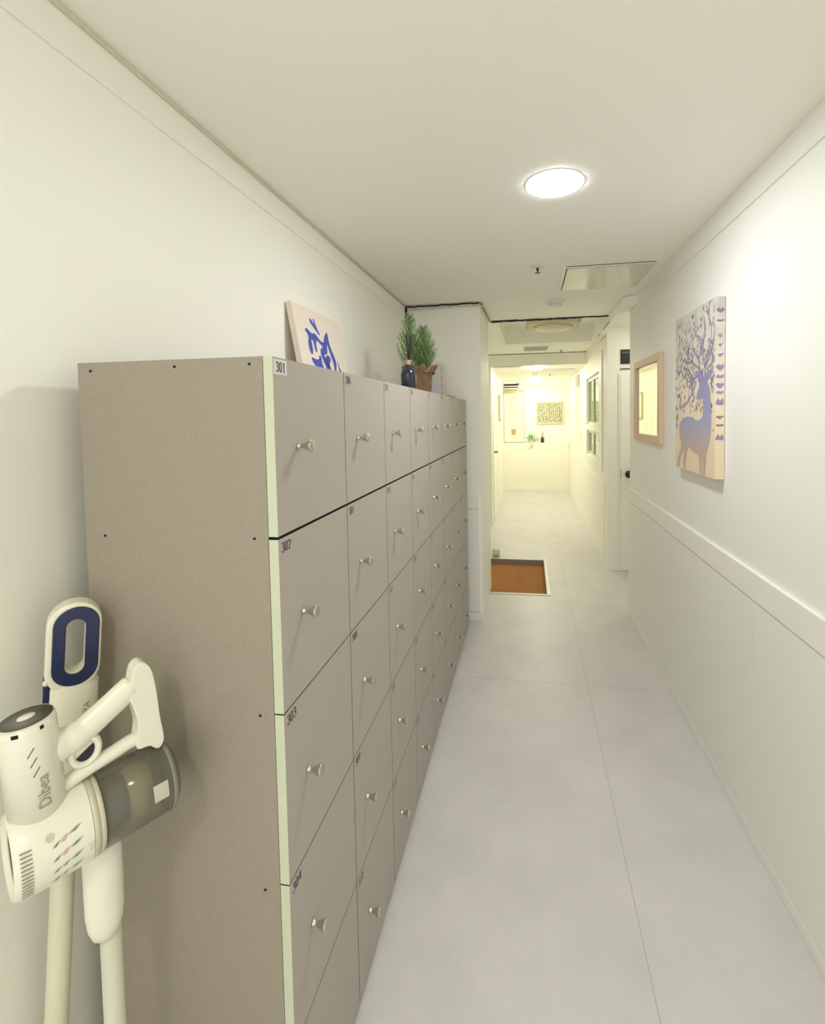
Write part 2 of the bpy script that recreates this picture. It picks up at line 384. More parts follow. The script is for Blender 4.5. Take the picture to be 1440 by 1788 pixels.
def detector(x, y, z, r, label):
    t = empty('smoke_detector', (x, y, z))
    bm = BM(); lathe(bm, [(r, 0), (r, -0.012), (r*0.86, -0.022), (0, -0.022)], seg=36); obj('base', bm, M['white'], t, smooth=True, bevel=0.001)
    bm = BM(); lathe(bm, [(r*0.62, -0.022), (r*0.62, -0.034), (r*0.45, -0.045), (0, -0.047)], seg=36); obj('head', bm, M['white'], t, smooth=True, bevel=0.001)
    for k in range(6):
        bm = BM(); a = k*PI/3; c, s = math.cos(a), math.sin(a)
        tube(bm, [(c*r*0.66, s*r*0.66, -0.021), (c*r*0.60, s*r*0.60, -0.038)], 0.005, 6); obj('rib', bm, M['white'], t)
    tag(t, label, 'smoke detector')
detector(0.215, 3.90, ZC, 0.074, 'round white smoke detector between access panel and black ceiling gap')
detector(0.115, 8.45, ZF, 0.06, 'round smoke detector in the bright back hallway ceiling')
def vent(x, y, z, w, d, n, label):
    t = empty('ceiling_vent', (x, y, z))
    bm = BM(); box(bm, -w/2, w/2, -d/2, d/2, -0.006, 0); obj('plate', bm, M['trim'], t, bevel=0.002)
    bm = BM()
    for k in range(n):
        yy = -d/2 + d*(k+0.7)/(n+0.4)
        box(bm, -w*0.44, w*0.44, yy-d*0.022, yy+d*0.022, -0.0075, -0.006)
    obj('slot', bm, mat('vent_slots', rgb(110, 104, 84), 0.7), t)
    tag(t, label, 'vent'); return t
vent(0.10, 6.60, ZC, 0.36, 0.42, 8, 'slotted white air vent in the middle ceiling before the step')
def hatch(x0, x1, y0, y1, z, label):
    t = empty('access_panel', ((x0+x1)/2, (y0+y1)/2, z)); w, d = (x1-x0)/2, (y1-y0)/2
    bm = BM(); box(bm, -w, w, -d, d, -0.005, 0); obj('frame', bm, M['trim'], t)
    bm = BM(); box(bm, -w+0.03, w-0.03, -d+0.03, d-0.03, -0.009, -0.005); obj('panel', bm, M['white'], t)
    bm = BM(); box(bm, -w, w, -d-0.01, -d-0.001, -0.004, 0); obj('gap', bm, M['gap'], t)
    tag(t, label, 'access panel')
hatch(-0.54, -0.10, 7.17, 7.62, ZF, 'white access panel at the left just past the ceiling step')
hatch(0.18, 0.74, 7.85, 8.30, ZF, 'white access panel right of the bright downlights in the back hallway')

# black cables in the open ceiling joint
random.seed(3)
def wavy(pts, n, amp):
    out = []
    for a, b_ in zip(pts[:-1], pts[1:]):
        for k in range(n):
            t_ = k/n; p = Vector(a).lerp(Vector(b_), t_)
            out.append(p + Vector((0, random.uniform(-amp, amp), random.uniform(-amp, amp))))
    out.append(Vector(pts[-1])); return out
blk = mat('black_cable', rgb(16, 16, 18), 0.5)
bm = BM()
tube(bm, wavy([(-0.985, 3.785, 2.588), (-0.62, 3.788, 2.591), (-0.385, 3.786, 2.592)], 10, 0.003), 0.0062, 8)
tube(bm, [(-0.996, 3.79, 2.588), (-0.985, 3.78, 2.56), (-0.993, 3.786, 2.53), (-0.992, 3.79, 2.50)], [0.008, 0.011, 0.006, 0.003], 8)
o = obj('black_cable', bm, blk, smooth=True); tag(o, 'black cable along the top of the pillar above the potted conifer', 'cable')
bm = BM(); tube(bm, wavy([(-0.374, 3.79, 2.590), (-0.366, 4.15, 2.585), (-0.362, 4.56, 2.585)], 5, 0.002), 0.0042, 8)
o = obj('black_cable', bm, blk, smooth=True); tag(o, 'short black cable down the right top edge of the pillar', 'cable')
bm = BM(); tube(bm, wavy([(-0.36, 4.568, 2.594), (0.2, 4.568, 2.594), (0.735, 4.568, 2.595)], 14, 0.0035), 0.0068, 8)
tube(bm, wavy([(-0.36, 4.575, 2.585), (0.0, 4.575, 2.588), (0.5, 4.575, 2.590)], 14, 0.003), 0.004, 8)
o = obj('black_cable', bm, blk, smooth=True); tag(o, 'long black cable in the ceiling joint between pillar and right wall', 'cable')
bm = BM(); tube(bm, wavy([(-0.95, 3.788, 2.564), (-0.70, 3.788, 2.568), (-0.37, 3.783, 2.568), (-0.352, 3.84, 2.568), (-0.348, 4.1, 2.572), (-0.345, 4.50, 2.570)], 5, 0.002), 0.004, 8)
o = obj('white_cable', bm, mat('white_cable_2', rgb(214, 210, 186), 0.5), smooth=True); tag(o, 'white cable round the pillar top just below the black cable', 'cable')

# boxed trunking at the right ceiling corner
t = empty('cable_trunking', (0.79, 3.9, ZC))
bm = BM(); slab(bm, [(-0.055, 0.0, -0.075), (0.03, -0.09, -0.07), (0.026, 1.9, -0.075), (-0.05, 1.9, -0.075), (-0.055, 0.0, -0.001), (0.03, -0.09, -0.001), (0.026, 1.9, -0.001), (-0.05, 1.9, -0.001)])
obj('duct', bm, M['ceil'], t, bevel=0.006, seg=3)
bm = BM(); slab(bm, [(-0.062, -0.01, -0.085), (0.034, -0.11, -0.08), (0.034, 0.04, -0.08), (-0.062, 0.12, -0.085), (-0.062, -0.01, -0.001), (0.034, -0.11, -0.001), (0.034, 0.04, -0.001), (-0.062, 0.12, -0.001)])
obj('end_cap', bm, M['ceil'], t, bevel=0.01, seg=3)
bm = BM(); tube(bm, [(-0.058, 0.62, -0.070), (-0.055, 0.95, -0.078)], 0.004, 6); obj('cable', bm, blk, t); bm = BM(); tube(bm, [(-0.054, 1.25, -0.078), (-0.053, 1.32, -0.08)], 0.004, 6)
obj('cable', bm, blk, t)
tag(t, 'white boxed cable trunking along the corner of ceiling and right wall', 'trunking')

# ------------------------------------------------------------------ lockers
lock = empty('locker_cabinet', (XL, Y0, 0))
L = Matrix.Translation((-XL, -Y0, 0))
def lobj(name, bm, m, **k):
    bm.transform(L); return obj(name, bm, m, lock, **k)
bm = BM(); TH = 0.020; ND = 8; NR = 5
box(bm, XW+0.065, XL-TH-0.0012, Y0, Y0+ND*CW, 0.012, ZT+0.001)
lobj('body', bm, M['linen_shaded'])
bm = BM(); box(bm, XL-TH-0.0008, XL-TH-0.0002, Y0+0.003, Y0+ND*CW-0.003, 0.02, ZT-0.002); lobj('gap_shade_sheet', bm, mat('shadow_gap', rgb(34, 38, 46), 0.8))  # thin dark sheet painting the shade seen through the door gaps
bm = BM(); box(bm, XW+0.10, XL-TH-0.012, Y0+0.01, Y0+ND*CW-0.01, 0.0, 0.012); lobj('plinth', bm, M['gap'])
if True:
    for x, z in ((-0.904, 1.80), (-0.708, 1.803), (-0.543, 1.803), (-0.545, 1.455), (-0.888, 1.453), (-0.546, 1.091), (-0.89, 1.09), (-0.548, 0.72)):
        bm = BM(); lathe(bm, [(0.0028, -0.0012), (0.0028, 0.0), (0.0, 0.0005)], (x, Y0, z), 'y', 10)
        lobj('screw', bm, M['gap'])
# digits with thick stems and thin hairlines
DG = {'0': [[(.25,.98),(.12,.86),(.08,.5),(.12,.14),(.25,.02),(.38,.14),(.42,.5),(.38,.86),(.25,.98)]],
 '1': [[(.27,.98),(.27,.6),(.27,.02)], [(.27,.97),(.2,.88),(.1,.84)], [(.1,.02),(.27,.02),(.44,.02)]],
 '2': [[(.09,.72),(.12,.9),(.25,.98),(.39,.88),(.4,.7),(.3,.42),(.09,.05)], [(.08,.05),(.25,.06),(.43,.05)]],
 '3': [[(.09,.8),(.14,.93),(.26,.98),(.39,.88),(.38,.64),(.2,.53)], [(.2,.53),(.4,.44),(.42,.2),(.26,.02),(.12,.06),(.08,.18)]],
 '4': [[(.34,.98),(.34,.5),(.34,.02)], [(.33,.97),(.2,.68),(.04,.3)], [(.04,.3),(.25,.3),(.47,.3)]],
 '5': [[(.4,.95),(.25,.94),(.13,.95)], [(.13,.95),(.12,.75),(.11,.54)], [(.11,.54),(.26,.62),(.41,.5),(.42,.2),(.26,.02),(.12,.06),(.08,.16)]],
 '6': [[(.39,.86),(.32,.96),(.2,.9),(.1,.65),(.08,.35),(.14,.1),(.26,.02),(.39,.12),(.41,.35),(.3,.54),(.18,.5),(.1,.38)]],
 '7': [[(.08,.94),(.25,.94),(.43,.95)], [(.43,.95),(.26,.5),(.2,.02)]],
 '8': [[(.25,.98),(.13,.88),(.14,.66),(.36,.42),(.42,.2),(.25,.02),(.08,.2),(.14,.42),(.36,.66),(.37,.88),(.25,.98)]],
 '9': [[(.11,.14),(.18,.04),(.3,.1),(.4,.35),(.42,.65),(.36,.9),(.24,.98),(.11,.88),(.09,.65),(.2,.46),(.32,.5),(.4,.62)]]}
def digits(bm, text, f, h, mi=0):
    x = 0
    for ch in text:
        for st in DG[ch]:
            P = cat_pts(st, 5); prev = None
            for i, p in enumerate(P):
                a = P[max(0, i-1)]; b_ = P[min(len(P)-1, i+1)]
                dx, dy = b_[0]-a[0], b_[1]-a[1]; l = math.hypot(dx, dy) or 1
                wd = 0.045 + 0.105 * abs(dy)/l
                nx, ny = -dy/l*wd/2, dx/l*wd/2
                cur = [bm.verts.new(f((x+p[0]+nx)*h, (p[1]+ny)*h)), bm.verts.new(f((x+p[0]-nx)*h, (p[1]-ny)*h))]
                if prev:
                    fc = bm.faces.new([prev[0], prev[1], cur[1], cur[0]]); fc.material_index = mi
                prev = cur
        x += 0.56
    return x*h
LOCK_NO = 301
knob_me = None
for c in range(ND):
    for r in range(NR):
        g = 0.0028; gt = 0.0030 if r == 1 else 0.0014
        ya, yb = Y0 + c*CW + (0 if c == 0 else 0.0014), Y0 + (c+1)*CW - 0.0014
        zt, zb = ZT - r*RH - (gt if r else 0), ZT - (r+1)*RH + (0.003 if r == 0 else 0.0014)
        bm = BM()
        for i, fc in enumerate(box(bm, XL-TH, XL, ya, yb, zb, zt)): fc.material_index = 0 if i == 3 else (1 if ((i == 2 and c == 0) or (i == 1 and r == 0)) else 2)
        d = lobj('door', bm, [M['linen'], M['pale'], M['shade_edge']])
        # knob
        ky, kz = ya + 0.092, (zt+zb)/2 - 0.003
        if knob_me is None:
            bm = BM(); lathe(bm, [(0.0075, 0.0), (0.0075, 0.003), (0.0042, 0.007), (0.0045, 0.010), (0.0125, 0.0285), (0.0138, 0.031), (0.0138, 0.0325), (0.0125, 0.0335), (0.0, 0.0335)], axis='x', seg=28)
            k_ = obj('knob', bm, M['metal'], d, smooth=True, bevel=0.0005, seg=1); knob_me = k_.data
        else:
            k_ = bpy.data.objects.new('knob', knob_me); COL.objects.link(k_); k_.parent = d
        k_.location = (0.0, ky-Y0, kz)
        # number plate
        no = str(LOCK_NO + c*NR + r)
        bm = BM()
        y_, z_ = ya + 0.003, zt - 0.0035
        box(bm, XL, XL+0.0006, y_, y_+0.050, z_-0.030, z_)
        digits(bm, no, lambda u, v: (XL+0.0009, y_+0.0075+u*1.12, z_-0.0255+v), 0.0205, 1)
        bm.transform(L)
        obj('number_label', bm, [M['plate'] if (c == 0 and r == 0) else M['film'], M['ink']], d)
tag(lock, 'tall grey linen-look locker bank of forty numbered doors along the left wall', 'lockers')

# ------------------------------------------------------------------ things on top of the lockers
# canvas with blue organic shapes, leaning on the wall
def canvas_leaf():
    t = empty('canvas_print', (-0.909, 1.84, ZT+0.001), (0, -math.atan2(0.063, 0.366), 0))
    w, h = 0.50, 0.372
    bm = BM(); box(bm, -0.024, 0, 0, w, 0, h, 0)
    blobs = [
     [(.20,.86),(.17,.90),(.205,.925),(.245,.895),(.29,.865),(.33,.885),(.37,.87),(.43,.80),(.50,.77),(.53,.83),(.56,.90),(.60,.96),(.63,.985),(.635,.90),(.64,.80),(.66,.70),(.70,.58),(.72,.45),(.69,.33),(.71,.22),(.66,.20),(.655,.33),(.66,.45),(.63,.58),(.605,.70),(.59,.80),(.565,.72),(.54,.60),(.47,.57),(.50,.44),(.56,.34),(.59,.24),(.52,.29),(.45,.22),(.47,.34),(.43,.46),(.41,.60),(.44,.66),(.49,.69),(.44,.74),(.36,.79),(.335,.70),(.33,.60),(.31,.58),(.30,.66),(.29,.76),(.25,.77),(.25,.66),(.24,.56),(.215,.52),(.19,.58),(.19,.70),(.215,.79)],
     [(.335,1.03),(.30,1.08),(.31,1.13),(.36,1.06),(.385,1.03),(.375,1.13),(.385,1.145),(.41,1.02),(.45,.92),(.44,.905),(.39,.965)],
     [(.20,.42),(.21,.45),(.28,.43),(.34,.45),(.37,.52),(.39,.50),(.39,.38),(.43,.26),(.40,.25),(.36,.33),(.30,.30),(.24,.34)],
     [(.50,.40),(.49,.49),(.53,.55),(.58,.55),(.60,.50),(.555,.42),(.56,.34),(.53,.33)],
     [(.76,.52),(.78,.40),(.84,.27),(.90,.12),(.885,.11),(.84,.20),(.82,.24),(.805,.20),(.79,.22),(.775,.34)]]
    for off_, mi, dd in ((0.0085, 2, 0.0004), (0.0035, 1, 0.0008)):
        for bl in blobs:
            P = cat_pts([(u*0.50, 0.02+v*0.27) for u, v in bl], 3, True)
            if True:
                # shapes grown by off_, the white one forms a halo
                n = len(P); Q = []
                ar = sum(P[i][0]*P[(i+1) % n][1]-P[(i+1) % n][0]*P[i][1] for i in range(n)); sg = 1 if ar > 0 else -1
                for i in range(n):
                    a, b_ = P[i-1], P[(i+1) % n]; dx, dy = b_[0]-a[0], b_[1]-a[1]; l = math.hypot(dx, dy) or 1
                    Q.append((P[i][0]+sg*dy/l*off_, P[i][1]-sg*dx/l*off_))
                P = Q
            vs = [bm.verts.new((dd, u, v)) for u, v in P]
            es = [bm.edges.new((vs[i], vs[(i+1) % len(vs)])) for i in range(len(vs))]
            r_ = bmesh.ops.triangle_fill(bm, edges=es, use_beauty=True)
            for gme in r_['geom']:
                if isinstance(gme, bmesh.types.BMFace): gme.material_index = mi
    o = obj('canvas', bm, [mat('canvas_cream', rgb(232, 220, 208), 0.7, var=0.02), mat('print_blue', rgb(78, 86, 176), 0.6, var=0.1, scale=20), mat('print_white', rgb(240, 238, 230), 0.7)], t)
    tag(t, 'cream canvas with blue organic shapes leaning on the wall atop the lockers', 'canvas')
canvas_leaf()

# reed diffuser
t = empty('reed_diffuser', (-0.560, 2.165, ZT+0.001))
navy = mat('navy_glass', rgb(30, 36, 50), 0.18, spec=0.6)
bm = BM(); lathe(bm, [(0.0, 0.0), (0.033, 0.0), (0.036, 0.004), (0.036, 0.075), (0.033, 0.088), (0.022, 0.103), (0.013, 0.110), (0.0125, 0.128), (0.0, 0.128)], seg=40); obj('bottle', bm, navy, t, smooth=True)
bm = BM(); lathe(bm, [(0.0125, 0.118), (0.015, 0.118), (0.015, 0.142), (0.006, 0.142), (0.006, 0.14)], seg=32); obj('collar', bm, mat('copper_collar', rgb(196, 158, 128), 0.3, metal=0.8), t, smooth=True, bevel=0.001)
random.seed(8)
for dx, dy, hh in ((0.03, 0.055, 0.13), (-0.005, 0.05, 0.125), (0.01, -0.058, 0.125), (0.02, 0.04, 0.135), (-0.02, 0.048, 0.13), (0.0, 0.062, 0.12), (0.012, 0.035, 0.13)):
    bm = BM(); tube(bm, [(-dx*0.12, -dy*0.1, 0.10), (dx, dy, 0.14+hh)], 0.0019, 6); obj('reed', bm, mat('black_reed', rgb(22, 26, 30), 0.7), t)
tag(t, 'navy reed diffuser bottle with copper collar and black reeds on the lockers', 'diffuser')

# conifers in burlap-wrapped pot
t = empty('potted_conifer', (-0.62, 2.63, ZT+0.001))
random.seed(11)
burl = mat('burlap', rgb(114, 88, 68), 0.9, var=0.45, scale=26, bump=0.6)
bm = BM()
seg, hts = 40, [0.0, 0.012, 0.04, 0.08, 0.115, 0.135, 0.15, 0.142]
rings = []
for i, h_ in enumerate(hts):
    ring = []
    for k in range(seg):
        a = 2*PI*k/seg
        base = [0.060, 0.066, 0.070, 0.074, 0.080, 0.090, 0.096, 0.066][i]
        wv = 0.004*math.sin(a*9+i) + 0.006*noise.noise(Vector((math.cos(a)*2, math.sin(a)*2, h_*14)))
        zz = h_ + (0.014*math.sin(a*5+1)+0.008*math.sin(a*11) if i >= 5 else 0)
        ring.append(bm.verts.new((math.cos(a)*(base+wv*(0.4+i*0.22)), math.sin(a)*(base+wv*(0.4+i*0.22)), zz)))
    rings.append(ring)
for i in range(len(rings)-1):
    for k in range(seg): bm.faces.new([rings[i][k], rings[i][(k+1) % seg], rings[i+1][(k+1) % seg], rings[i+1][k]])
bm.faces.new(rings[0]); bm.faces.new(rings[-1])
obj('burlap_wrap', bm, burl, t, smooth=True)
bm = BM(); tube(bm, cat_pts([(0.05, -0.075, 0.12), (0.078, -0.03, 0.135), (0.085, 0.02, 0.128), (0.075, 0.06, 0.12)], 5), 0.006, 8); obj('tie', bm, mat('twine', rgb(150, 104, 66), 0.9, var=0.2), t, smooth=True)
green = mat('conifer_green', rgb(108, 134, 78), 0.7, var=0.35, scale=40); stemm = mat('conifer_stem', rgb(92, 78, 50), 0.8)
def conifer(cx, cy, h, rad, seed):
    random.seed(seed); bs = BM(); bf = BM()
    tube(bs, [(cx*0.5, cy*0.5, 0.11), (cx, cy, 0.2), (cx, cy, 0.12+h*0.95)], [0.005, 0.004, 0.0015], 6)
    nb = 120
    for i in range(nb):
        u = i/nb; z = 0.13 + h*u*0.93
        a = i*2.39996; ln = rad*(1-u)**0.75*random.uniform(0.65, 1.15) + 0.012
        lift = ln*random.uniform(0.9, 1.9)
        P = [Vector((cx, cy, z)), Vector((cx+math.cos(a)*ln*0.5, cy+math.sin(a)*ln*0.5, z+lift*0.3)), Vector((cx+math.cos(a)*ln, cy+math.sin(a)*ln, z+lift*0.95))]
        tube(bf, P, [0.0016, 0.0016, 0.0008], 4)
        m_ = max(5, int(ln/0.0032))
        for j in range(m_):
            tt = (j+1)/m_; p = P[0].lerp(P[1], tt*2) if tt < 0.5 else P[1].lerp(P[2], tt*2-1)
            d_ = Vector((math.cos(a), math.sin(a), 1.3)).normalized() + Vector([random.uniform(-0.75, 0.75) for _ in range(3)])
            d_.normalize(); s_ = random.uniform(0.010, 0.019)
            sd = d_.cross(Vector((random.random(), random.random(), random.random()))).normalized()*0.0016
            up = d_.cross(sd).normalized()*0.0016
            v = [bf.verts.new(p+sd), bf.verts.new(p-sd*0.5+up), bf.verts.new(p-sd*0.5-up), bf.verts.new(p+d_*s_)]
            for tri in ((0,1,3),(1,2,3),(2,0,3)): bf.faces.new([v[q_] for q_ in tri])
    obj('stem', bs, stemm, t); obj('foliage', bf, green, t)
conifer(-0.035, -0.055, 0.33, 0.062, 5)
conifer(0.02, 0.035, 0.27, 0.068, 6)
conifer(0.03, -0.01, 0.16, 0.075, 9)
bm = BM(); lathe(bm, [(0.0, 0.11), (0.07, 0.11), (0.0, 0.118)], seg=24); obj('soil', bm, mat('soil', rgb(60, 46, 34), 0.95), t)
tag(t, 'two small conifers in a brown burlap wrapped pot atop the lockers', 'plant')

# pale board behind the plant, leaning on the pillar
t = empty('picture_frame', (-0.76, 3.735, ZT+0.001), (math.radians(-4), 0, 0))
bm = BM(); box(bm, -0.10, 0.085, -0.012, 0.0, 0.0, 0.30); obj('frame', bm, mat('frame_cream', rgb(222, 216, 196), 0.5), t, bevel=0.003)
bm = BM(); box(bm, -0.09, 0.066, -0.0135, -0.012, 0.012, 0.285); obj('picture', bm, mat('pale_picture', rgb(214, 214, 220), 0.4), t)
bm = BM()
for z0, z1 in ((0.02, 0.07), (0.10, 0.13), (0.16, 0.20), (0.235, 0.265)): box(bm, 0.0675, 0.0705, -0.0135, -0.012, z0, z1)
obj('border_mark', bm, M['gap'], t)
tag(t, 'pale framed picture standing behind the conifers against the pillar', 'picture')
bm = BM(); box(bm, -0.60, -0.52, 3.05, 3.33, ZT+0.0013, ZT+0.012)
o = obj('tablet_tray', bm, mat('dark_tray', rgb(70, 64, 54), 0.5), bevel=0.003); tag(o, 'thin dark tray lying at the far front edge of the locker top', 'tray')

# ------------------------------------------------------------------ deer canvas on the right wall
t = empty('canvas_print', (XR(2.50)-0.0025, 2.50, 1.393), (0, 0, math.atan(0.0158)))
CWD, CHT = 0.535, 0.803
def deer_canvas():
    BODY = [(0.353, 0.453), (0.327, 0.463), (0.307, 0.482), (0.294, 0.497), (0.319, 0.5), (0.353, 0.497), (0.371, 0.48), (0.395, 0.466), (0.419, 0.462), (0.429, 0.475), (0.447, 0.487), (0.487, 0.494), (0.514, 0.495), (0.501, 0.474), (0.475, 0.452), (0.448, 0.441), (0.476, 0.407), (0.483, 0.374), (0.492, 0.331), (0.496, 0.278), (0.494, 0.235), (0.487, 0.186), (0.46, 0.136), (0.444, 0.107), (0.434, 0.057), (0.421, 0.004), (0.405, 0.0), (0.399, 0.053), (0.393, 0.095), (0.385, 0.052), (0.391, 0.0), (0.371, -0.001), (0.358, 0.049), (0.345, 0.093), (0.301, 0.096), (0.24, 0.112), (0.206, 0.121), (0.18, 0.079), (0.16, 0.034), (0.164, 0.0), (0.146, 0.005), (0.132, 0.038), (0.135, 0.076), (0.137, 0.107), (0.108, 0.08), (0.07, 0.038), (0.061, -0.001), (0.032, 0.005), (0.047, 0.055), (0.088, 0.104), (0.099, 0.136), (0.072, 0.167), (0.064, 0.211), (0.077, 0.244), (0.132, 0.271), (0.203, 0.279), (0.27, 0.274), (0.307, 0.259), (0.357, 0.263), (0.395, 0.28), (0.4, 0.333), (0.396, 0.369), (0.362, 0.365), (0.332, 0.36), (0.316, 0.372), (0.324, 0.392), (0.351, 0.419)]
    BRANCH = [[(0.398, 0.461), (0.352, 0.504), (0.257, 0.548), (0.19, 0.586), (0.127, 0.624)], [(0.257, 0.548), (0.19, 0.555), (0.1, 0.578)], [(0.352, 0.504), (0.336, 0.551), (0.273, 0.605), (0.256, 0.648)], [(0.336, 0.551), (0.366, 0.592), (0.35, 0.645), (0.303, 0.675)], [(0.419, 0.465), (0.425, 0.508), (0.438, 0.561), (0.478, 0.609), (0.491, 0.649), (0.49, 0.686)], [(0.425, 0.508), (0.396, 0.555), (0.395, 0.61), (0.415, 0.662), (0.407, 0.707)], [(0.44, 0.496), (0.494, 0.517), (0.532, 0.539), (0.545, 0.558)], [(0.368, 0.491), (0.307, 0.468), (0.226, 0.456), (0.174, 0.457)], [(0.307, 0.451), (0.26, 0.401), (0.193, 0.355), (0.104, 0.326)], [(0.275, 0.464), (0.217, 0.505), (0.173, 0.551)], [(0.439, 0.55), (0.466, 0.568), (0.499, 0.574)], [(0.49, 0.686), (0.463, 0.734), (0.468, 0.786), (0.494, 0.809)], [(0.26, 0.401), (0.235, 0.426)], [(0.129, 0.488), (0.092, 0.516), (0.034, 0.505), (0.015, 0.477)], [(0.366, 0.592), (0.394, 0.627)], [(0.19, 0.586), (0.181, 0.605), (0.189, 0.616)], [(0.432, 0.529), (0.473, 0.546), (0.505, 0.595), (0.518, 0.629)]]
    print_m = bpy.data.materials.new('deer_background'); print_m.use_nodes = True
    nt = print_m.node_tree; b = nt.nodes['Principled BSDF']; b.inputs['Roughness'].default_value = 0.65
    tc = nt.nodes.new('ShaderNodeTexCoord'); sp = nt.nodes.new('ShaderNodeSeparateXYZ'); nt.links.new(tc.outputs['Object'], sp.inputs[0])
    mr = nt.nodes.new('ShaderNodeMapRange'); mr.inputs['From Min'].default_value = 0.0; mr.inputs['From Max'].default_value = 0.8; nt.links.new(sp.outputs[2], mr.inputs[0])
    r = nt.nodes.new('ShaderNodeValToRGB'); nt.links.new(mr.outputs[0], r.inputs[0])
    r.color_ramp.elements[0].color = rgb(232, 212, 184); r.color_ramp.elements[1].color = rgb(206, 204, 194)
    e = r.color_ramp.elements.new(0.45); e.color = rgb(232, 218, 194)
    nz = nt.nodes.new('ShaderNodeTexNoise'); nz.inputs['Scale'].default_value = 11; nz.inputs['Detail'].default_value = 3; nt.links.new(tc.outputs['Object'], nz.inputs['Vector'])
    r2 = nt.nodes.new('ShaderNodeValToRGB'); r2.color_ramp.elements[0].position = 0.42; r2.color_ramp.elements[1].position = 0.62
    nt.links.new(nz.outputs[0], r2.inputs[0])
    ms = nt.nodes.new('ShaderNodeMapRange'); ms.inputs['From Min'].default_value = 0.40; ms.inputs['From Max'].default_value = 0.75; ms.inputs['To Max'].default_value = 0.6; nt.links.new(sp.outputs[2], ms.inputs[0])
    mu = nt.nodes.new('ShaderNodeMath'); mu.operation = 'MULTIPLY'; nt.links.new(r2.outputs[0], mu.inputs[0]); nt.links.new(ms.outputs[0], mu.inputs[1])
    mx = nt.nodes.new('ShaderNodeMix'); mx.data_type = 'RGBA'; nt.links.new(mu.outputs[0], mx.inputs[0]); nt.links.new(r.outputs[0], mx.inputs[6]); mx.inputs[7].default_value = rgb(168, 166, 172)
    nt.links.new(mx.outputs[2], b.inputs['Base Color'])
    dm = bpy.data.materials.new('deer_violet'); dm.use_nodes = True; nt = dm.node_tree; b = nt.nodes['Principled BSDF']; b.inputs['Roughness'].default_value = 0.65
    tc = nt.nodes.new('ShaderNodeTexCoord'); sp = nt.nodes.new('ShaderNodeSeparateXYZ'); nt.links.new(tc.outputs['Object'], sp.inputs[0])
    r = nt.nodes.new('ShaderNodeValToRGB'); nt.links.new(sp.outputs[2], r.inputs[0])
    r.color_ramp.elements[0].position = 0.10; r.color_ramp.elements[0].color = rgb(196, 174, 158); r.color_ramp.elements[1].position = 0.24; r.color_ramp.elements[1].color = rgb(164, 162, 192)
    e = r.color_ramp.elements.new(0.45); e.color = rgb(146, 142, 184)
    nt.links.new(r.outputs[0], b.inputs['Base Color'])
    mats = [print_m, dm, mat('branch_grey_violet', rgb(146, 140, 172), 0.65, var=0.15, scale=20), mat('leaf_grey', rgb(136, 126, 140), 0.65, var=0.25, scale=18), mat('halo_cream', rgb(232, 216, 192), 0.65)]
    bm = BM(); T_ = 0.04
    f = lambda u, v, d=0.0: (-T_-d, 0.268-min(max(u, 0.002), CWD-0.002), min(v, CHT-0.003))
    box(bm, -T_, 0.0, -0.267, 0.268, 0, CHT, 0)
    def flat(P, d, mi):
        vs = [bm.verts.new(f(u, v, d)) for u, v in P]; es = [bm.edges.new((vs[i], vs[(i+1) % len(vs)])) for i in range(len(vs))]
        for g in bmesh.ops.triangle_fill(bm, edges=es, use_beauty=True)['geom']:
            if isinstance(g, bmesh.types.BMFace): g.material_index = mi
    def ribbon(P, w0, w1, d, mi):
        P = cat_pts(P, 4); n = len(P); prev = None
        for i, p in enumerate(P):
            a, b_ = P[max(0, i-1)], P[min(n-1, i+1)]; dx, dy = b_[0]-a[0], b_[1]-a[1]; l = math.hypot(dx, dy) or 1; w_ = (w0+(w1-w0)*i/(n-1))/2
            cur = [bm.verts.new(f(p[0]-dy/l*w_, p[1]+dx/l*w_, d)), bm.verts.new(f(p[0]+dy/l*w_, p[1]-dx/l*w_, d))]
            if prev: fc = bm.faces.new([prev[0], prev[1], cur[1], cur[0]]); fc.material_index = mi
            prev = cur
    random.seed(14)
    for k in range(520):
        u = random.uniform(0.01, CWD-0.012); v = random.uniform(0.20, CHT-0.015)
        if 0.06 < u < 0.50 and v < 0.30: continue
        if v > 0.62 and random.random() < 0.55: continue
        a = random.uniform(0.6, 2.4); l, w_ = random.uniform(0.009, 0.018), random.uniform(0.004, 0.008); ca, sa = math.cos(a), math.sin(a)
        vs = [bm.verts.new(f(min(max(u+ca*x-sa*y, 0.001), CWD-0.001), min(v+sa*x+ca*y, CHT-0.001), 0.0003)) for x, y in ((-l, 0), (0, -w_), (l, 0), (0, w_))]
        fc = bm.faces.new(vs); fc.material_index = 3
    for b_ in BRANCH: ribbon(b_, 0.015, 0.006, 0.0006, 2)
    for b_ in BRANCH:
        for q_ in range(4):
            p = b_[1 + q_ % (len(b_)-1)]; a = random.uniform(0.4, 2.7); l = random.uniform(0.04, 0.09)
            ribbon([p, (p[0]+math.cos(a)*l*0.5, p[1]+math.sin(a)*l*0.45), (min(CWD-0.004, p[0]+math.cos(a+0.3)*l), p[1]+math.sin(a+0.3)*l)], 0.009, 0.003, 0.0005, 2)
    flat(BODY, 0.0009, 1)
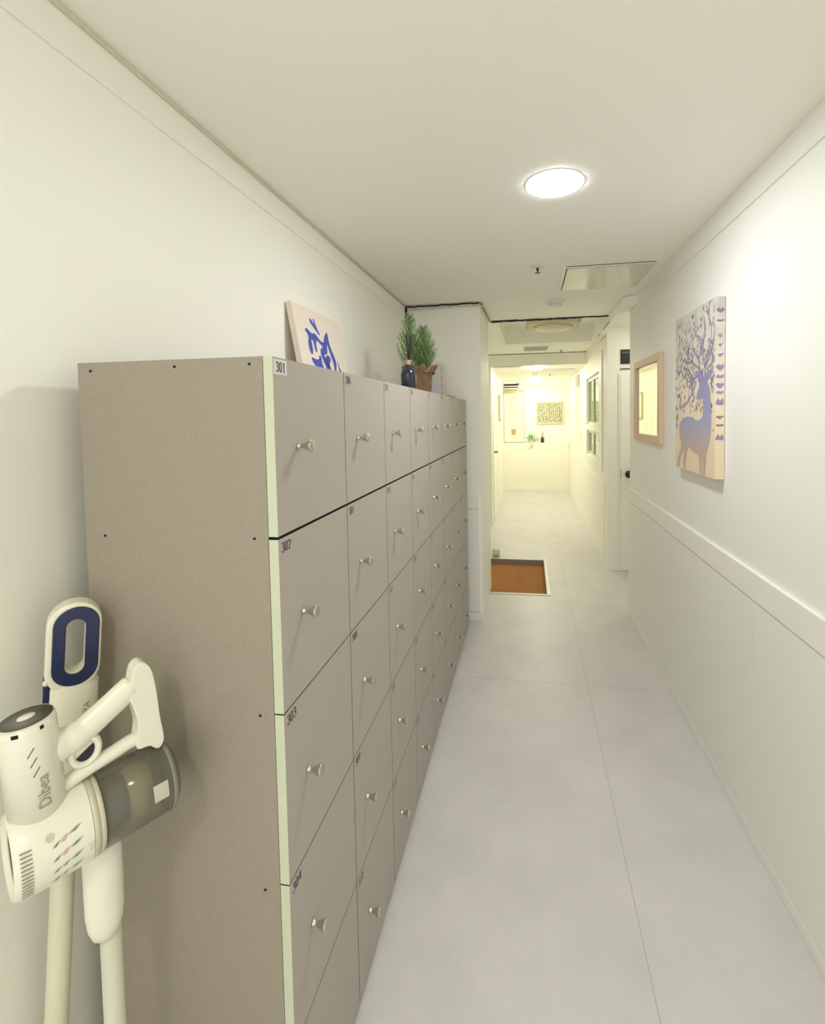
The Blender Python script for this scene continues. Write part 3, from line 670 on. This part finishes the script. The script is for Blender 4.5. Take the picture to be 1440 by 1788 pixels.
    # mirrored print wrapped round the near side
    for z, w_, sh, mi in ((0.19, 0.012, -0.010, 2), (0.24, 0.006, 0.0, 3), (0.275, 0.008, 0.004, 3), (0.345, 0.016, -0.006, 2), (0.385, 0.008, 0.0, 1), (0.415, 0.014, 0.004, 1), (0.455, 0.009, 0.0, 1), (0.495, 0.016, 0.003, 1), (0.545, 0.007, 0.012, 2), (0.59, 0.007, 0.014, 2), (0.63, 0.010, 0.016, 1), (0.70, 0.006, 0.0, 3), (0.745, 0.012, 0.0, 3)):
        P = [(-T_+0.002, z+sh), (-T_*0.7, z+w_), (-T_*0.45, z+w_*0.4+sh*0.5), (-T_*0.2, z+w_), (-0.002, z+sh), (-T_*0.25, z-w_*0.7+sh), (-T_*0.5, z-w_), (-T_*0.8, z-w_*0.6+sh)]
        quad(bm, [(x, -0.2674, zz) for x, zz in P], mi)
    obj('canvas', bm, mats, t)
deer_canvas()
tag(t, 'tall canvas print of a violet deer with branching antlers on the right wall', 'canvas')
# mirror with wooden frame
t = empty('wall_mirror', RW(3.48, 1.49, 0), (0, 0, math.atan(0.0158)))
wood = mat('light_wood', rgb(216, 188, 158), 0.5, var=0.08, scale=14, stretch=(1, 1, 6))
def mbox(bm, y0, y1, z0, z1, d0, d1, mi=0): box(bm, -d1, -d0, y0, y1, z0, z1, mi)
for y0, y1, z0, z1 in ((-0.345, -0.290, 0, 0.585), (0.290, 0.345, 0, 0.585), (-0.290, 0.290, 0, 0.048), (-0.290, 0.290, 0.537, 0.585)):
    bm = BM(); mbox(bm, y0, y1, z0, z1, 0.0, 0.027); obj('frame_bar', bm, wood, t, bevel=0.003)
bm = BM(); mbox(bm, -0.292, 0.292, 0.046, 0.539, 0.001, 0.012); obj('glass', bm, mat('mirror_glass', (0.86, 0.87, 0.80), 0.02, metal=1.0, var=0.0), t)
tag(t, 'rectangular mirror in a light wood frame on the right wall beyond the deer canvas', 'mirror')

# ------------------------------------------------------------------ far hallway contents
# leaf canvas
t = empty('canvas_print', (0.455, YE, 1.48))
bm = BM(); box(bm, -0.30, 0.30, -0.035, 0.0, 0, 0.49, 0)
random.seed(21)
cells = []
for i in range(13):
    for j in range(11):
        x = -0.27 + 0.54*(i+0.5)/13 + random.uniform(-.008, .008); z = 0.03 + 0.43*(j+0.5)/11 + random.uniform(-.008, .008)
        a = random.uniform(0, 2*PI); l, w_ = random.uniform(0.017, 0.026), random.uniform(0.006, 0.010)
        ca, sa = math.cos(a), math.sin(a)
        P = [(-l, 0), (-l*0.3, w_), (l*0.4, w_*0.8), (l, 0), (l*0.4, -w_*0.8), (-l*0.3, -w_)]
        quad(bm, [(x+ca*u-sa*v, -0.0362, z+sa*u+ca*v) for u, v in P], 1)
obj('canvas', bm, [mat('leaf_canvas', rgb(206, 202, 172), 0.7), mat('leaf_print', rgb(58, 62, 50), 0.7, var=0.3)], t)
tag(t, 'wide canvas covered in small dark leaves on the far end wall', 'canvas')
# tall picture of a potted tree
t = empty('picture_frame', (-0.345, YE, 1.067))
bm = BM(); box(bm, -0.222, -0.212, -0.022, -0.001, 0.0, 1.16); box(bm, -0.212, 0.235, -0.022, -0.001, 0.0, 0.012); box(bm, 0.23, 0.235, -0.02, -0.001, 0.012, 1.16); box(bm, -0.212, 0.23, -0.02, -0.001, 1.15, 1.16)
obj('frame', bm, mat('thin_dark_frame', rgb(150, 138, 104), 0.5), t)
bm = BM(); box(bm, -0.212, 0.23, -0.014, -0.002, 0.012, 1.15, 0)
prism(bm, [(-0.06, 0.17), (0.02, 0.17), (0.035, 0.30), (-0.075, 0.30)], lambda u, v, d: (u+0.02, -0.0145-d, v), 0.0004, 1)
prism(bm, [(-0.003, 0.30), (0.003, 0.30), (0.002, 0.62), (-0.002, 0.62)], lambda u, v, d: (u, -0.0145-d, v), 0.0004, 2)
random.seed(5)
for k in range(70):
    a = random.uniform(0, 2*PI); rr = math.sqrt(random.random()); x = rr*0.13*math.cos(a); z = 0.78+rr*0.26*math.sin(a); b_ = random.uniform(0, PI)
    l = 0.022; ca, sa = math.cos(b_), math.sin(b_)
    quad(bm, [(x+ca*u-sa*v, -0.0148, z+sa*u+ca*v) for u, v in ((-l, 0), (0, 0.006), (l, 0), (0, -0.006))], 2)
obj('picture', bm, [mat('poster_white', rgb(240, 238, 215), 0.6), mat('printed_pot', rgb(190, 156, 108), 0.7), mat('printed_leaves', rgb(196, 190, 150), 0.7)], t)
tag(t, 'tall pale picture of a potted tree at the left of the far end wall', 'picture')
# unit with dark slots above it
t = empty('air_vent', (-0.38, YL+0.019, 2.205))
bm = BM(); box(bm, -0.175, 0.155, -0.05, -0.03, 0, 0.17); obj('housing', bm, M['white'], t, bevel=0.003)
bm = BM()
for z0, z1, x1 in ((0.125, 0.162, 0.13), (0.078, 0.100, 0.145)): box(bm, -0.165, x1, -0.053, -0.05, z0, z1)
obj('slot', bm, M['gap'], t)
bm = BM(); box(bm, -0.17, 0.13, -0.056, -0.05, 0.005, 0.05); obj('lower_bar', bm, mat('khaki_bar', rgb(168, 158, 106), 0.6), t)
bm = BM(); prism(bm, [(0.10, 0.17), (0.18, 0.17), (0.155, 0.13), (0.13, 0.13)], lambda u, v, d: (u, -0.056-d, v), 0.02); obj('bracket', bm, mat('dark_bracket', rgb(60, 56, 46), 0.6), t)
tag(t, 'white slotted wall unit with two black gaps above the tall picture', 'vent')
# plant and bottle on the ledge
t = empty('potted_plant', (0.05, YL+0.062, 1.066))
bm = BM(); lathe(bm, [(0, 0), (0.038, 0), (0.05, 0.06), (0.046, 0.06), (0.04, 0.05), (0, 0.05)], seg=24); obj('pot', bm, mat('pale_pot', rgb(226, 220, 200), 0.5), t, smooth=True)
random.seed(4); bm = BM()
for k in range(75):
    a = random.uniform(0, 2*PI); e = random.uniform(0.1, 1.35); d_ = Vector((math.cos(a)*math.cos(e), math.sin(a)*math.cos(e)*0.45, math.sin(e)*0.85))
    p = Vector((0, 0, 0.06)) + d_*random.uniform(0.03, 0.125); s_ = random.uniform(0.028, 0.045)
    rt = d_.cross(Vector((0, 0, 1))).normalized(); f2 = (d_ + Vector((0, -0.3, -0.4))).normalized()
    rt = (rt + Vector((0.4, 0, 0.2))).normalized(); quad(bm, [p, p+f2*s_*0.6+rt*s_*0.6, p+f2*s_*1.3, p+f2*s_*0.6-rt*s_*0.6])
obj('foliage', bm, mat('bright_leaf', rgb(120, 178, 76), 0.5, var=0.4, scale=40), t); bm = BM()
for k in range(11):
    x = random.uniform(-0.06, 0.03); z = -random.uniform(0.0, 0.14); s_ = 0.018
    p = Vector((x, -0.068-random.uniform(0, 0.012), z+0.02)); quad(bm, [p, p+Vector((s_, -0.004, -s_)), p+Vector((0, -0.004, -2*s_)), p+Vector((-s_, 0, -s_))])
obj('trailing_leaves', bm, mat('pale_leaf', rgb(206, 206, 160), 0.5, var=0.15, scale=40), t)
bm = BM(); tube(bm, [(-0.02, -0.03, 0.055), (-0.03, -0.066, 0.045), (-0.03, -0.072, -0.05), (-0.02, -0.072, -0.12)], 0.0015, 5); obj('trailing_stem', bm, mat('pale_stem', rgb(170, 176, 120), 0.6), t)
tag(t, 'green leafy plant in a pale pot trailing over the far ledge', 'plant')
t = empty('reed_diffuser', (0.287, YL+0.062, 1.066))
bm = BM(); lathe(bm, [(0, 0), (0.036, 0), (0.038, 0.005), (0.038, 0.09), (0.03, 0.11), (0.012, 0.125), (0.012, 0.15), (0, 0.15)], seg=28); obj('bottle', bm, mat('dark_bottle', rgb(58, 48, 40), 0.4), t, smooth=True)
for dx in (-0.012, 0.006, 0.02):
    bm = BM(); tube(bm, [(0, 0, 0.14), (dx, 0.004, 0.255)], 0.003, 5); obj('reed', bm, mat('brown_reed', rgb(110, 84, 66), 0.7), t)
tag(t, 'dark diffuser bottle with short reeds on the far ledge beside the plant', 'diffuser')
# far left door and small picture
bm = BM(); box(bm, XFL, XFL+0.014, 7.36, 7.42, 0, 2.14); box(bm, XFL, XFL+0.014, 8.24, 8.30, 0, 2.14); box(bm, XFL, XFL+0.014, 7.42, 8.24, 2.08, 2.14)
d2 = struct('door_2', bm, M['far'], bevel=0.002)
bm = BM(); box(bm, XFL+0.001, XFL+0.008, 7.424, 8.236, 0.008, 2.076); obj('door_panel', bm, M['far'], d2)
bm = BM(); tube(bm, [(XFL+0.008, 7.50, 1.10), (XFL+0.05, 7.50, 1.10), (XFL+0.052, 7.60, 1.10)], 0.011, 10); obj('handle', bm, M['gap'], d2)
t = empty('picture_frame', (XFL, 9.2, 1.57))
bm = BM(); box(bm, 0.001, 0.02, -0.30, 0.30, 0, 0.50); obj('frame', bm, mat('tan_frame', rgb(196, 180, 150), 0.5), t, bevel=0.002)
bm = BM(); box(bm, 0.02, 0.0215, -0.26, 0.26, 0.04, 0.46); obj('picture', bm, mat('pale_pic', rgb(236, 230, 208), 0.5), t)
tag(t, 'small pale framed picture on the left wall of the bright back hallway', 'picture')
# wall lamp, switch
t = empty('wall_lamp', RF(8.3, 2.255, 0))
bm = BM(); lathe(bm, [(0, -0.001), (0.10, -0.001), (0.10, -0.03), (0.085, -0.055), (0.0, -0.065)], axis='x', seg=28); obj('lamp_shade', bm, M['white'], t, smooth=True)
bm = BM(); lathe(bm, [(0.104, -0.001), (0.104, -0.014), (0.10, -0.014)], axis='x', seg=28); obj('rim', bm, mat('lamp_ring', rgb(196, 186, 150), 0.4), t)
tag(t, 'round white wall lamp on the right wall past the window', 'lamp')
t = empty('light_switch', RF(7.95, 1.33, 0))
bm = BM(); box(bm, -0.008, -0.0005, -0.04, 0.04, -0.06, 0.06); obj('plate', bm, M['white'], t, bevel=0.002)
bm = BM(); box(bm, -0.011, -0.008, -0.02, 0.02, -0.035, 0.035); obj('rocker', bm, M['white'], t)
tag(t, 'white light switch on the right wall beyond the window', 'switch')
# jar on the floor
t = empty('glass_jar', (-0.318, 5.55, 0.001))
t.location = (-0.405, 5.555, 0.0)
bm = BM(); lathe(bm, [(0.0, 0.001), (0.044, 0.001), (0.048, 0.006), (0.048, 0.075), (0.045, 0.078), (0.044, 0.01), (0.0, 0.008)], seg=32)
obj('jar', bm, mat('clear_glass', rgb(225, 228, 215), 0.05, alpha=0.3, var=0.0), t, smooth=True)
bm = BM(); lathe(bm, [(0.0, 0.078), (0.049, 0.078), (0.049, 0.086), (0.0, 0.087)], seg=32); obj('lid', bm, mat('grey_lid', rgb(186, 182, 166), 0.3), t, smooth=True, bevel=0.001)
bm = BM(); lathe(bm, [(0.0, 0.009), (0.043, 0.009), (0.043, 0.022), (0.0, 0.022)], seg=32); obj('filling', bm, mat('grey_wax', rgb(150, 146, 130), 0.6), t)
tag(t, 'small clear glass jar on the floor behind the sunken doormat', 'jar')

# ------------------------------------------------------------------ stick vacuum in front (local x = barrel axis, z up, -y towards the viewer)
vw = mat('vacuum_white', rgb(232, 230, 214), 0.28, var=0.01)
t = empty('stick_vacuum', (-0.775, 0.68, 0), (0, 0, math.radians(60)))
AZ = 1.003
bm = BM(); lathe(bm, [(0.050, -0.092), (0.060, -0.100), (0.066, -0.092), (0.068, -0.07), (0.067, -0.02), (0.066, -0.001)], (0, 0, AZ), 'x', 56, cap=False)
obj('motor_housing', bm, vw, t, smooth=True, bevel=0.001)
bm = BM(); lathe(bm, [(0.0, -0.060), (0.040, -0.062), (0.052, -0.088), (0.0505, -0.093)], (0, 0, AZ), 'x', 48, cap=False); obj('filter_cap', bm, mat('filter_taupe', rgb(136, 118, 108), 0.6, var=0.05), t, smooth=True)
bm = BM()
for k in range(14):
    a = math.radians(100 + k*6.2); r_ = 0.0685
    y_, z_ = math.cos(a), math.sin(a); y2, z2 = math.cos(a+0.05), math.sin(a+0.05)
    quad(bm, [(-0.092, -abs(y_)*0-r_*math.sin(math.radians(58+k*5)), AZ+r_*math.cos(math.radians(58+k*5))), (-0.078, -r_*math.sin(math.radians(59.5+k*5)), AZ+r_*math.cos(math.radians(59.5+k*5))), (-0.078, -r_*math.sin(math.radians(61.2+k*5)), AZ+r_*math.cos(math.radians(61.2+k*5))), (-0.092, -r_*math.sin(math.radians(60+k*5)), AZ+r_*math.cos(math.radians(60+k*5)))])
obj('air_slot', bm, mat('slot_grey', rgb(140, 136, 124), 0.6), t)
bm = BM(); lathe(bm, [(0.064, -0.001), (0.0662, 0.0), (0.0662, 0.0075), (0.0632, 0.009), (0.0655, 0.010), (0.0655, 0.0155), (0.062, 0.017)], (0, 0, AZ), 'x', 56); obj('collar_ring', bm, mat('champagne_ring', rgb(200, 194, 172), 0.4, metal=0.1), t, smooth=True)
cupm = mat('smoked_cup', rgb(118, 114, 102), 0.15, trans=0.0, alpha=0.58, var=0.12, scale=9); 
bm = BM(); lathe(bm, [(0.0635, 0.015), (0.0635, 0.118), (0.060, 0.130), (0.050, 0.137), (0.0, 0.139)], (0, 0, AZ), 'x', 56); obj('dust_cup', bm, cupm, t, smooth=True)
bm = BM(); lathe(bm, [(0.046, 0.024), (0.046, 0.05), (0.040, 0.052), (0.034, 0.09), (0.030, 0.115), (0.0, 0.118)], (0, 0, AZ), 'x', 40); obj('cyclone', bm, mat('cyclone_grey', rgb(104, 100, 88), 0.5, var=0.2), t, smooth=True)
bm = BM(); lathe(bm, [(0.048, 0.058), (0.048, 0.094)], (0, 0, AZ), 'x', 40); obj('dust', bm, mat('dust_tan', rgb(190, 180, 136), 0.8, var=0.2, scale=40), t, smooth=True)
bm = BM(); lathe(bm, [(0.0645, 0.121), (0.0655, 0.123), (0.0645, 0.127), (0.062, 0.129)], (0, 0, AZ), 'x', 56); obj('cup_rim', bm, mat('clear_rim', rgb(128, 128, 118), 0.15), t, smooth=True)
# blank sticker where the code label sits
def on_barrel(x, ang, r): a = math.radians(ang); return (x, -r*math.sin(a), AZ + r*math.cos(a))
bm = BM(); N = 6
for i in range(N):
    a0, a1 = 66 + 26*i/N, 66 + 26*(i+1)/N
    quad(bm, [on_barrel(0.088, a0, 0.0641), on_barrel(0.112, a0, 0.0641), on_barrel(0.112, a1, 0.0641), on_barrel(0.088, a1, 0.0641)])
obj('sticker', bm, mat('sticker_grey', rgb(196, 190, 178), 0.5, var=0.1, scale=80), t)
# battery column
bt = Matrix.Translation((-0.058, 0, 1.03)) @ Matrix.Rotation(math.radians(-3.0), 4, 'Y')
bm = BM(); lathe(bm, [(0.0375, 0.0), (0.0375, 0.175), (0.0365, 0.184)], seg=48, sx=1.0, sy=1.0); bm.transform(bt); obj('battery_body', bm, vw, t, smooth=True)
bm = BM(); lathe(bm, [(0.0365, 0.184), (0.0345, 0.188), (0.0335, 0.187)], seg=48, cap=False); bm.transform(bt); obj('battery_rim', bm, mat('rim_white', rgb(222, 220, 206), 0.2), t, smooth=True)
bm = BM(); lathe(bm, [(0.0345, 0.1876), (0.0, 0.1886)], seg=48); bm.transform(bt); obj('battery_lid', bm, mat('lid_grey', rgb(112, 110, 100), 0.45, var=0.03), t, smooth=True)
bm = BM(); lathe(bm, [(0.012, 0.1880), (0.011, 0.1902), (0.0, 0.1905)], seg=32, sx=1.0, sy=0.75); bm.transform(bt); obj('power_button', bm, vw, t, smooth=True)
bm = BM()
for ang, zz in ((20, 0.176), (-28, 0.176), (-34, 0.176)):
    a = math.radians(-90 + ang); c_, s_ = math.cos(a)*0.0377, math.sin(a)*0.0377
    tx, ty = -math.sin(a), math.cos(a)
    slab(bm, [(c_-tx*0.0025, s_-ty*0.0025, zz), (c_+tx*0.0025, s_+ty*0.0025, zz), (c_*0.98+tx*0.0025, s_*0.98+ty*0.0025, zz), (c_*0.98-tx*0.0025, s_*0.98-ty*0.0025, zz), (c_-tx*0.0025, s_-ty*0.0025, zz+0.006), (c_+tx*0.0025, s_+ty*0.0025, zz+0.006), (c_*0.98+tx*0.0025, s_*0.98+ty*0.0025, zz+0.006), (c_*0.98-tx*0.0025, s_*0.98-ty*0.0025, zz+0.006)])
bm.transform(bt); obj('latch', bm, M['gap'], t)
def on_batt(u, v, r=0.0379):     # u around (m), v up
    a = -PI/2 + u/0.0375; return bt @ Vector((math.cos(a)*r, math.sin(a)*r, v))
bm = BM()
for k, v0 in enumerate((0.146, 0.129, 0.112)):
    u0 = -0.005+0.002*k
    P = [(u0-0.004, v0-0.006), (u0-0.003, v0-0.0068), (u0+0.006, v0+0.006), (u0+0.005, v0+0.0068)]
    quad(bm, [on_batt(u, v) for u, v in P])
obj('vent_slit', bm, M['gap'], t)
def text_mesh(txt, size, f, name, m, parent):
    cu = bpy.data.curves.new('txt', 'FONT'); cu.body = txt; cu.size = size; cu.resolution_u = 3
    o = bpy.data.objects.new('txt', cu); COL.objects.link(o)
    dg = bpy.context.evaluated_depsgraph_get(); me = bpy.data.meshes.new_from_object(o.evaluated_get(dg))
    bpy.data.objects.remove(o)
    b2 = bmesh.new(); b2.from_mesh(me)
    for v in b2.verts: v.co = f(v.co.x, v.co.y)
    return obj(name, b2, m, parent)
text_mesh('Dibea', 0.024, lambda x, y: on_batt(0.013 - y*0.95, 0.048 + x*0.95, 0.0386), 'brand_text', mat('text_grey', rgb(150, 146, 134), 0.5), t)
# pictograms on the barrel
bm = BM(); random.seed(2)
for k in range(4):
    ang = 70 + k*17
    for (x0, x1, da, mi) in ((-0.055, -0.044, 0, 0), (-0.044, -0.034, -3, 1 if k < 2 else 0), (-0.034, -0.016, -7, 0)):
        w_ = 1.6 if mi == 0 else 3.2
        quad(bm, [on_barrel(x0, ang+da+2, 0.0690), on_barrel((x0+x1)/2, ang+da-w_, 0.0690), on_barrel(x1, ang+da-4, 0.0690), on_barrel((x0+x1)/2, ang+da+w_, 0.0690)], mi)
quad(bm, [on_barrel(-0.056+0.0055*math.cos(a_*PI/5), 58+5*math.sin(a_*PI/5), 0.0689) for a_ in range(10)], 2)
for k in range(3): quad(bm, [on_barrel(-0.006-0.003, 92+k*5, 0.069), on_barrel(0.001-0.003, 90.5+k*5, 0.069), on_barrel(0.001-0.003, 92+k*5, 0.069), on_barrel(-0.006-0.003, 93.5+k*5, 0.069)], 2)
obj('printed_icons', bm, [mat('icon_grey', rgb(128, 122, 118), 0.5), mat('icon_pink', rgb(208, 168, 164), 0.5), mat('icon_pale', rgb(196, 194, 176), 0.5)], t)
# handle loop
def flat_tube(bm, P, R, seg=16, sy=0.8):
    tube(bm, P, R, seg)
bm = BM()
tube(bm, cat_pts([(-0.045, 0, 1.150), (-0.008, 0, 1.152), (0.03, 0, 1.172), (0.070, 0, 1.197), (0.084, 0, 1.205)], 6), [0.030]*4+[0.026]*4+[0.0225]*13+[0.020, 0.017, 0.012, 0.006], 20)
for v in bm.verts: v.co.y *= 0.8
h1 = obj('handle', bm, vw, t, smooth=True)
bm = BM()
prism(bm, cat_pts([(0.074, 1.216), (0.080, 1.238), (0.093, 1.245), (0.106, 1.228), (0.113, 1.19), (0.118, 1.13), (0.123, 1.085), (0.116, 1.070), (0.108, 1.072), (0.098, 1.082), (0.080, 1.086), (0.078, 1.10), (0.082, 1.13), (0.076, 1.165), (0.070, 1.19)], 4, True), lambda u, v, d: (u, -0.017+d, v), 0.034)
obj('grip', bm, vw, t, smooth=False, bevel=0.007, seg=4)
bm = BM()
tube(bm, cat_pts([(-0.035, 0, 1.075), (0.0, 0, 1.085), (0.045, 0, 1.093), (0.075, 0, 1.099), (0.10, 0, 1.095)], 5), 0.0125, 16)
obj('lower_bar', bm, vw, t, smooth=True)
bm = BM(); P = [(0.004+0.0195*math.cos(a_*PI/16), 0, 1.122+0.0225*math.sin(a_*PI/16)) for a_ in range(33)]
tube(bm, P, 0.0062, 12, cap=False); 
for v in bm.verts: v.co.y *= 1.9
obj('trigger_guard', bm, vw, t, smooth=True)
bm = BM(); lathe(bm, [(0.0, -0.004), (0.017, -0.004), (0.017, 0.004), (0.0, 0.004)], (0.003, 0, 1.120), 'y', 24); tr_ = obj('trigger', bm, vw, t)
bm = BM(); prism(bm, [(0.003+0.0165*math.cos(math.radians(d_)), 1.120+0.0185*math.sin(math.radians(d_))) for d_ in range(-155, 36, 10)], lambda u, v, d: (u, -0.0045-d, v), 0.0008); obj('trigger_gap', bm, mat('trigger_dark', rgb(34, 32, 44), 0.5), tr_)
# wand socket and wand
bm = BM()
prof = [(0.012, 0.765), (0.020, 0.772), (0.026, 0.790), (0.029, 0.815), (0.0295, 0.86), (0.0295, 0.91), (0.029, 0.948)]
lathe(bm, prof, (0.022, 0, 0), 'z', 40, sx=1.0, sy=0.85); obj('wand_socket', bm, vw, t, smooth=True)
bm = BM(); lathe(bm, [(0.0165, 0.06), (0.0165, 0.80)], (0.030, 0.006, 0), 'z', 32); obj('wand', bm, mat('wand_white', rgb(206, 206, 188), 0.4), t, smooth=True)
bm = BM(); prism(bm, [(-0.05, -0.1), (0.09, -0.1), (0.09, 0.055), (0.06, 0.07), (-0.02, 0.07), (-0.05, 0.055)], lambda u, v, d: (u+0.01, v+0.01, d+0.001), 0.065); obj('floor_head', bm, vw, t, bevel=0.012, seg=3)
tag(t, 'white cordless stick vacuum with smoked dust cup beside the locker end', 'vacuum cleaner')

# ------------------------------------------------------------------ second vacuum behind it, leaning on the wall
vw2 = mat('vacuum_white_2', rgb(228, 226, 206), 0.3, var=0.01); blu = mat('vacuum_navy', rgb(30, 38, 78), 0.3, var=0.03)
t = empty('stick_vacuum', (-0.915-0.653*0.083, 0.785-0.757*0.083, 0), (0, 0, math.atan2(0.757, 0.653)))
lean = Matrix.Rotation(math.atan(0.074), 4, 'Y')
def ladd(name, bm, m, parent=t, **k):
    bm.transform(lean); return obj(name, bm, m, parent, **k)
def stad(cx, cz, w, h, n=14):
    out = []
    for k in range(n+1): a = PI*k/n; out.append((cx+w*math.cos(a), cz+(h-w)+w*math.sin(a)))
    for k in range(n+1): a = PI+PI*k/n; out.append((cx+w*math.cos(a), cz-(h-w)+w*math.sin(a)))
    return out
def ringprism(bm, A, B, y0, y1, mo=0, mi_=0):
    n = len(A)
    def mk(P, y): return [bm.verts.new((u, y, v)) for u, v in P]
    a0, a1, b0, b1 = mk(A, y0), mk(A, y1), mk(B, y0), mk(B, y1)
    for i in range(n):
        j = (i+1) % n
        for q_, mm in (((a0[i], a0[j], b0[j], b0[i]), mo), ((a1[j], a1[i], b1[i], b1[j]), mo), ((a0[j], a0[i], a1[i], a1[j]), mo), ((b0[i], b0[j], b1[j], b1[i]), mi_)):
            f = bm.faces.new(q_); f.material_index = mm
CZ = 1.255
bm = BM()
A = stad(0.001, CZ-0.002, 0.0435, 0.088); B = stad(0.003, CZ, 0.0145, 0.053)
ringprism(bm, A, B, -0.022, 0.022); ladd('handle_loop', bm, vw2, bevel=0.006, seg=4)
bm = BM(); A = stad(0.004, CZ, 0.0365, 0.078); B = stad(0.003, CZ, 0.0152, 0.0535)
ringprism(bm, A, B, -0.0245, -0.020); ladd('grip_inlay', bm, blu, bevel=0.003, seg=3)
bm = BM(); lathe(bm, [(0.019, 0.86), (0.028, 0.90), (0.043, 0.95), (0.0445, 1.05), (0.0445, 1.12), (0.044, 1.175), (0.030, 1.196), (0.0, 1.2)], seg=40, sx=1.0, sy=0.56); ladd('body', bm, vw2, smooth=True)
bm = BM(); prism(bm, [(-0.0435, 1.04), (-0.032, 1.04), (-0.032, 1.20), (-0.035, 1.207), (-0.0395, 1.207), (-0.0435, 1.20)], lambda u, v, d: (u, -0.017+d, v), 0.02); ladd('side_strip', bm, blu, bevel=0.002)
bm = BM(); lathe(bm, [(0.006, -0.0), (0.0055, -0.004), (0.0, -0.005)], (-0.0385, -0.017, 1.193), 'y', 20); ladd('release_button', bm, vw2, smooth=True)
tx = text_mesh('SAPA', 0.020, lambda x, y: lean @ Vector((0.030 - y*0.8, -0.0238+0.0095*((0.022-y*0.8)/0.03)**2, 1.095 + x*0.95)), 'brand_text', mat('text_grey_2', rgb(124, 120, 104), 0.5), t)
bm = BM(); lathe(bm, [(0.0195, 0.05), (0.0195, 0.88)], (0, 0, 0), 'z', 32); ladd('wand', bm, mat('wand_cream', rgb(216, 216, 190), 0.4), smooth=True)
bm = BM(); prism(bm, [(-0.03, -0.09), (0.10, -0.09), (0.10, 0.015), (-0.03, 0.015)], lambda u, v, d: (u, v, d+0.001), 0.055); obj('floor_head', bm, vw2, t, bevel=0.012, seg=3)
tag(t, 'white stick vacuum with navy oval grip standing in the corner behind the other', 'vacuum cleaner')
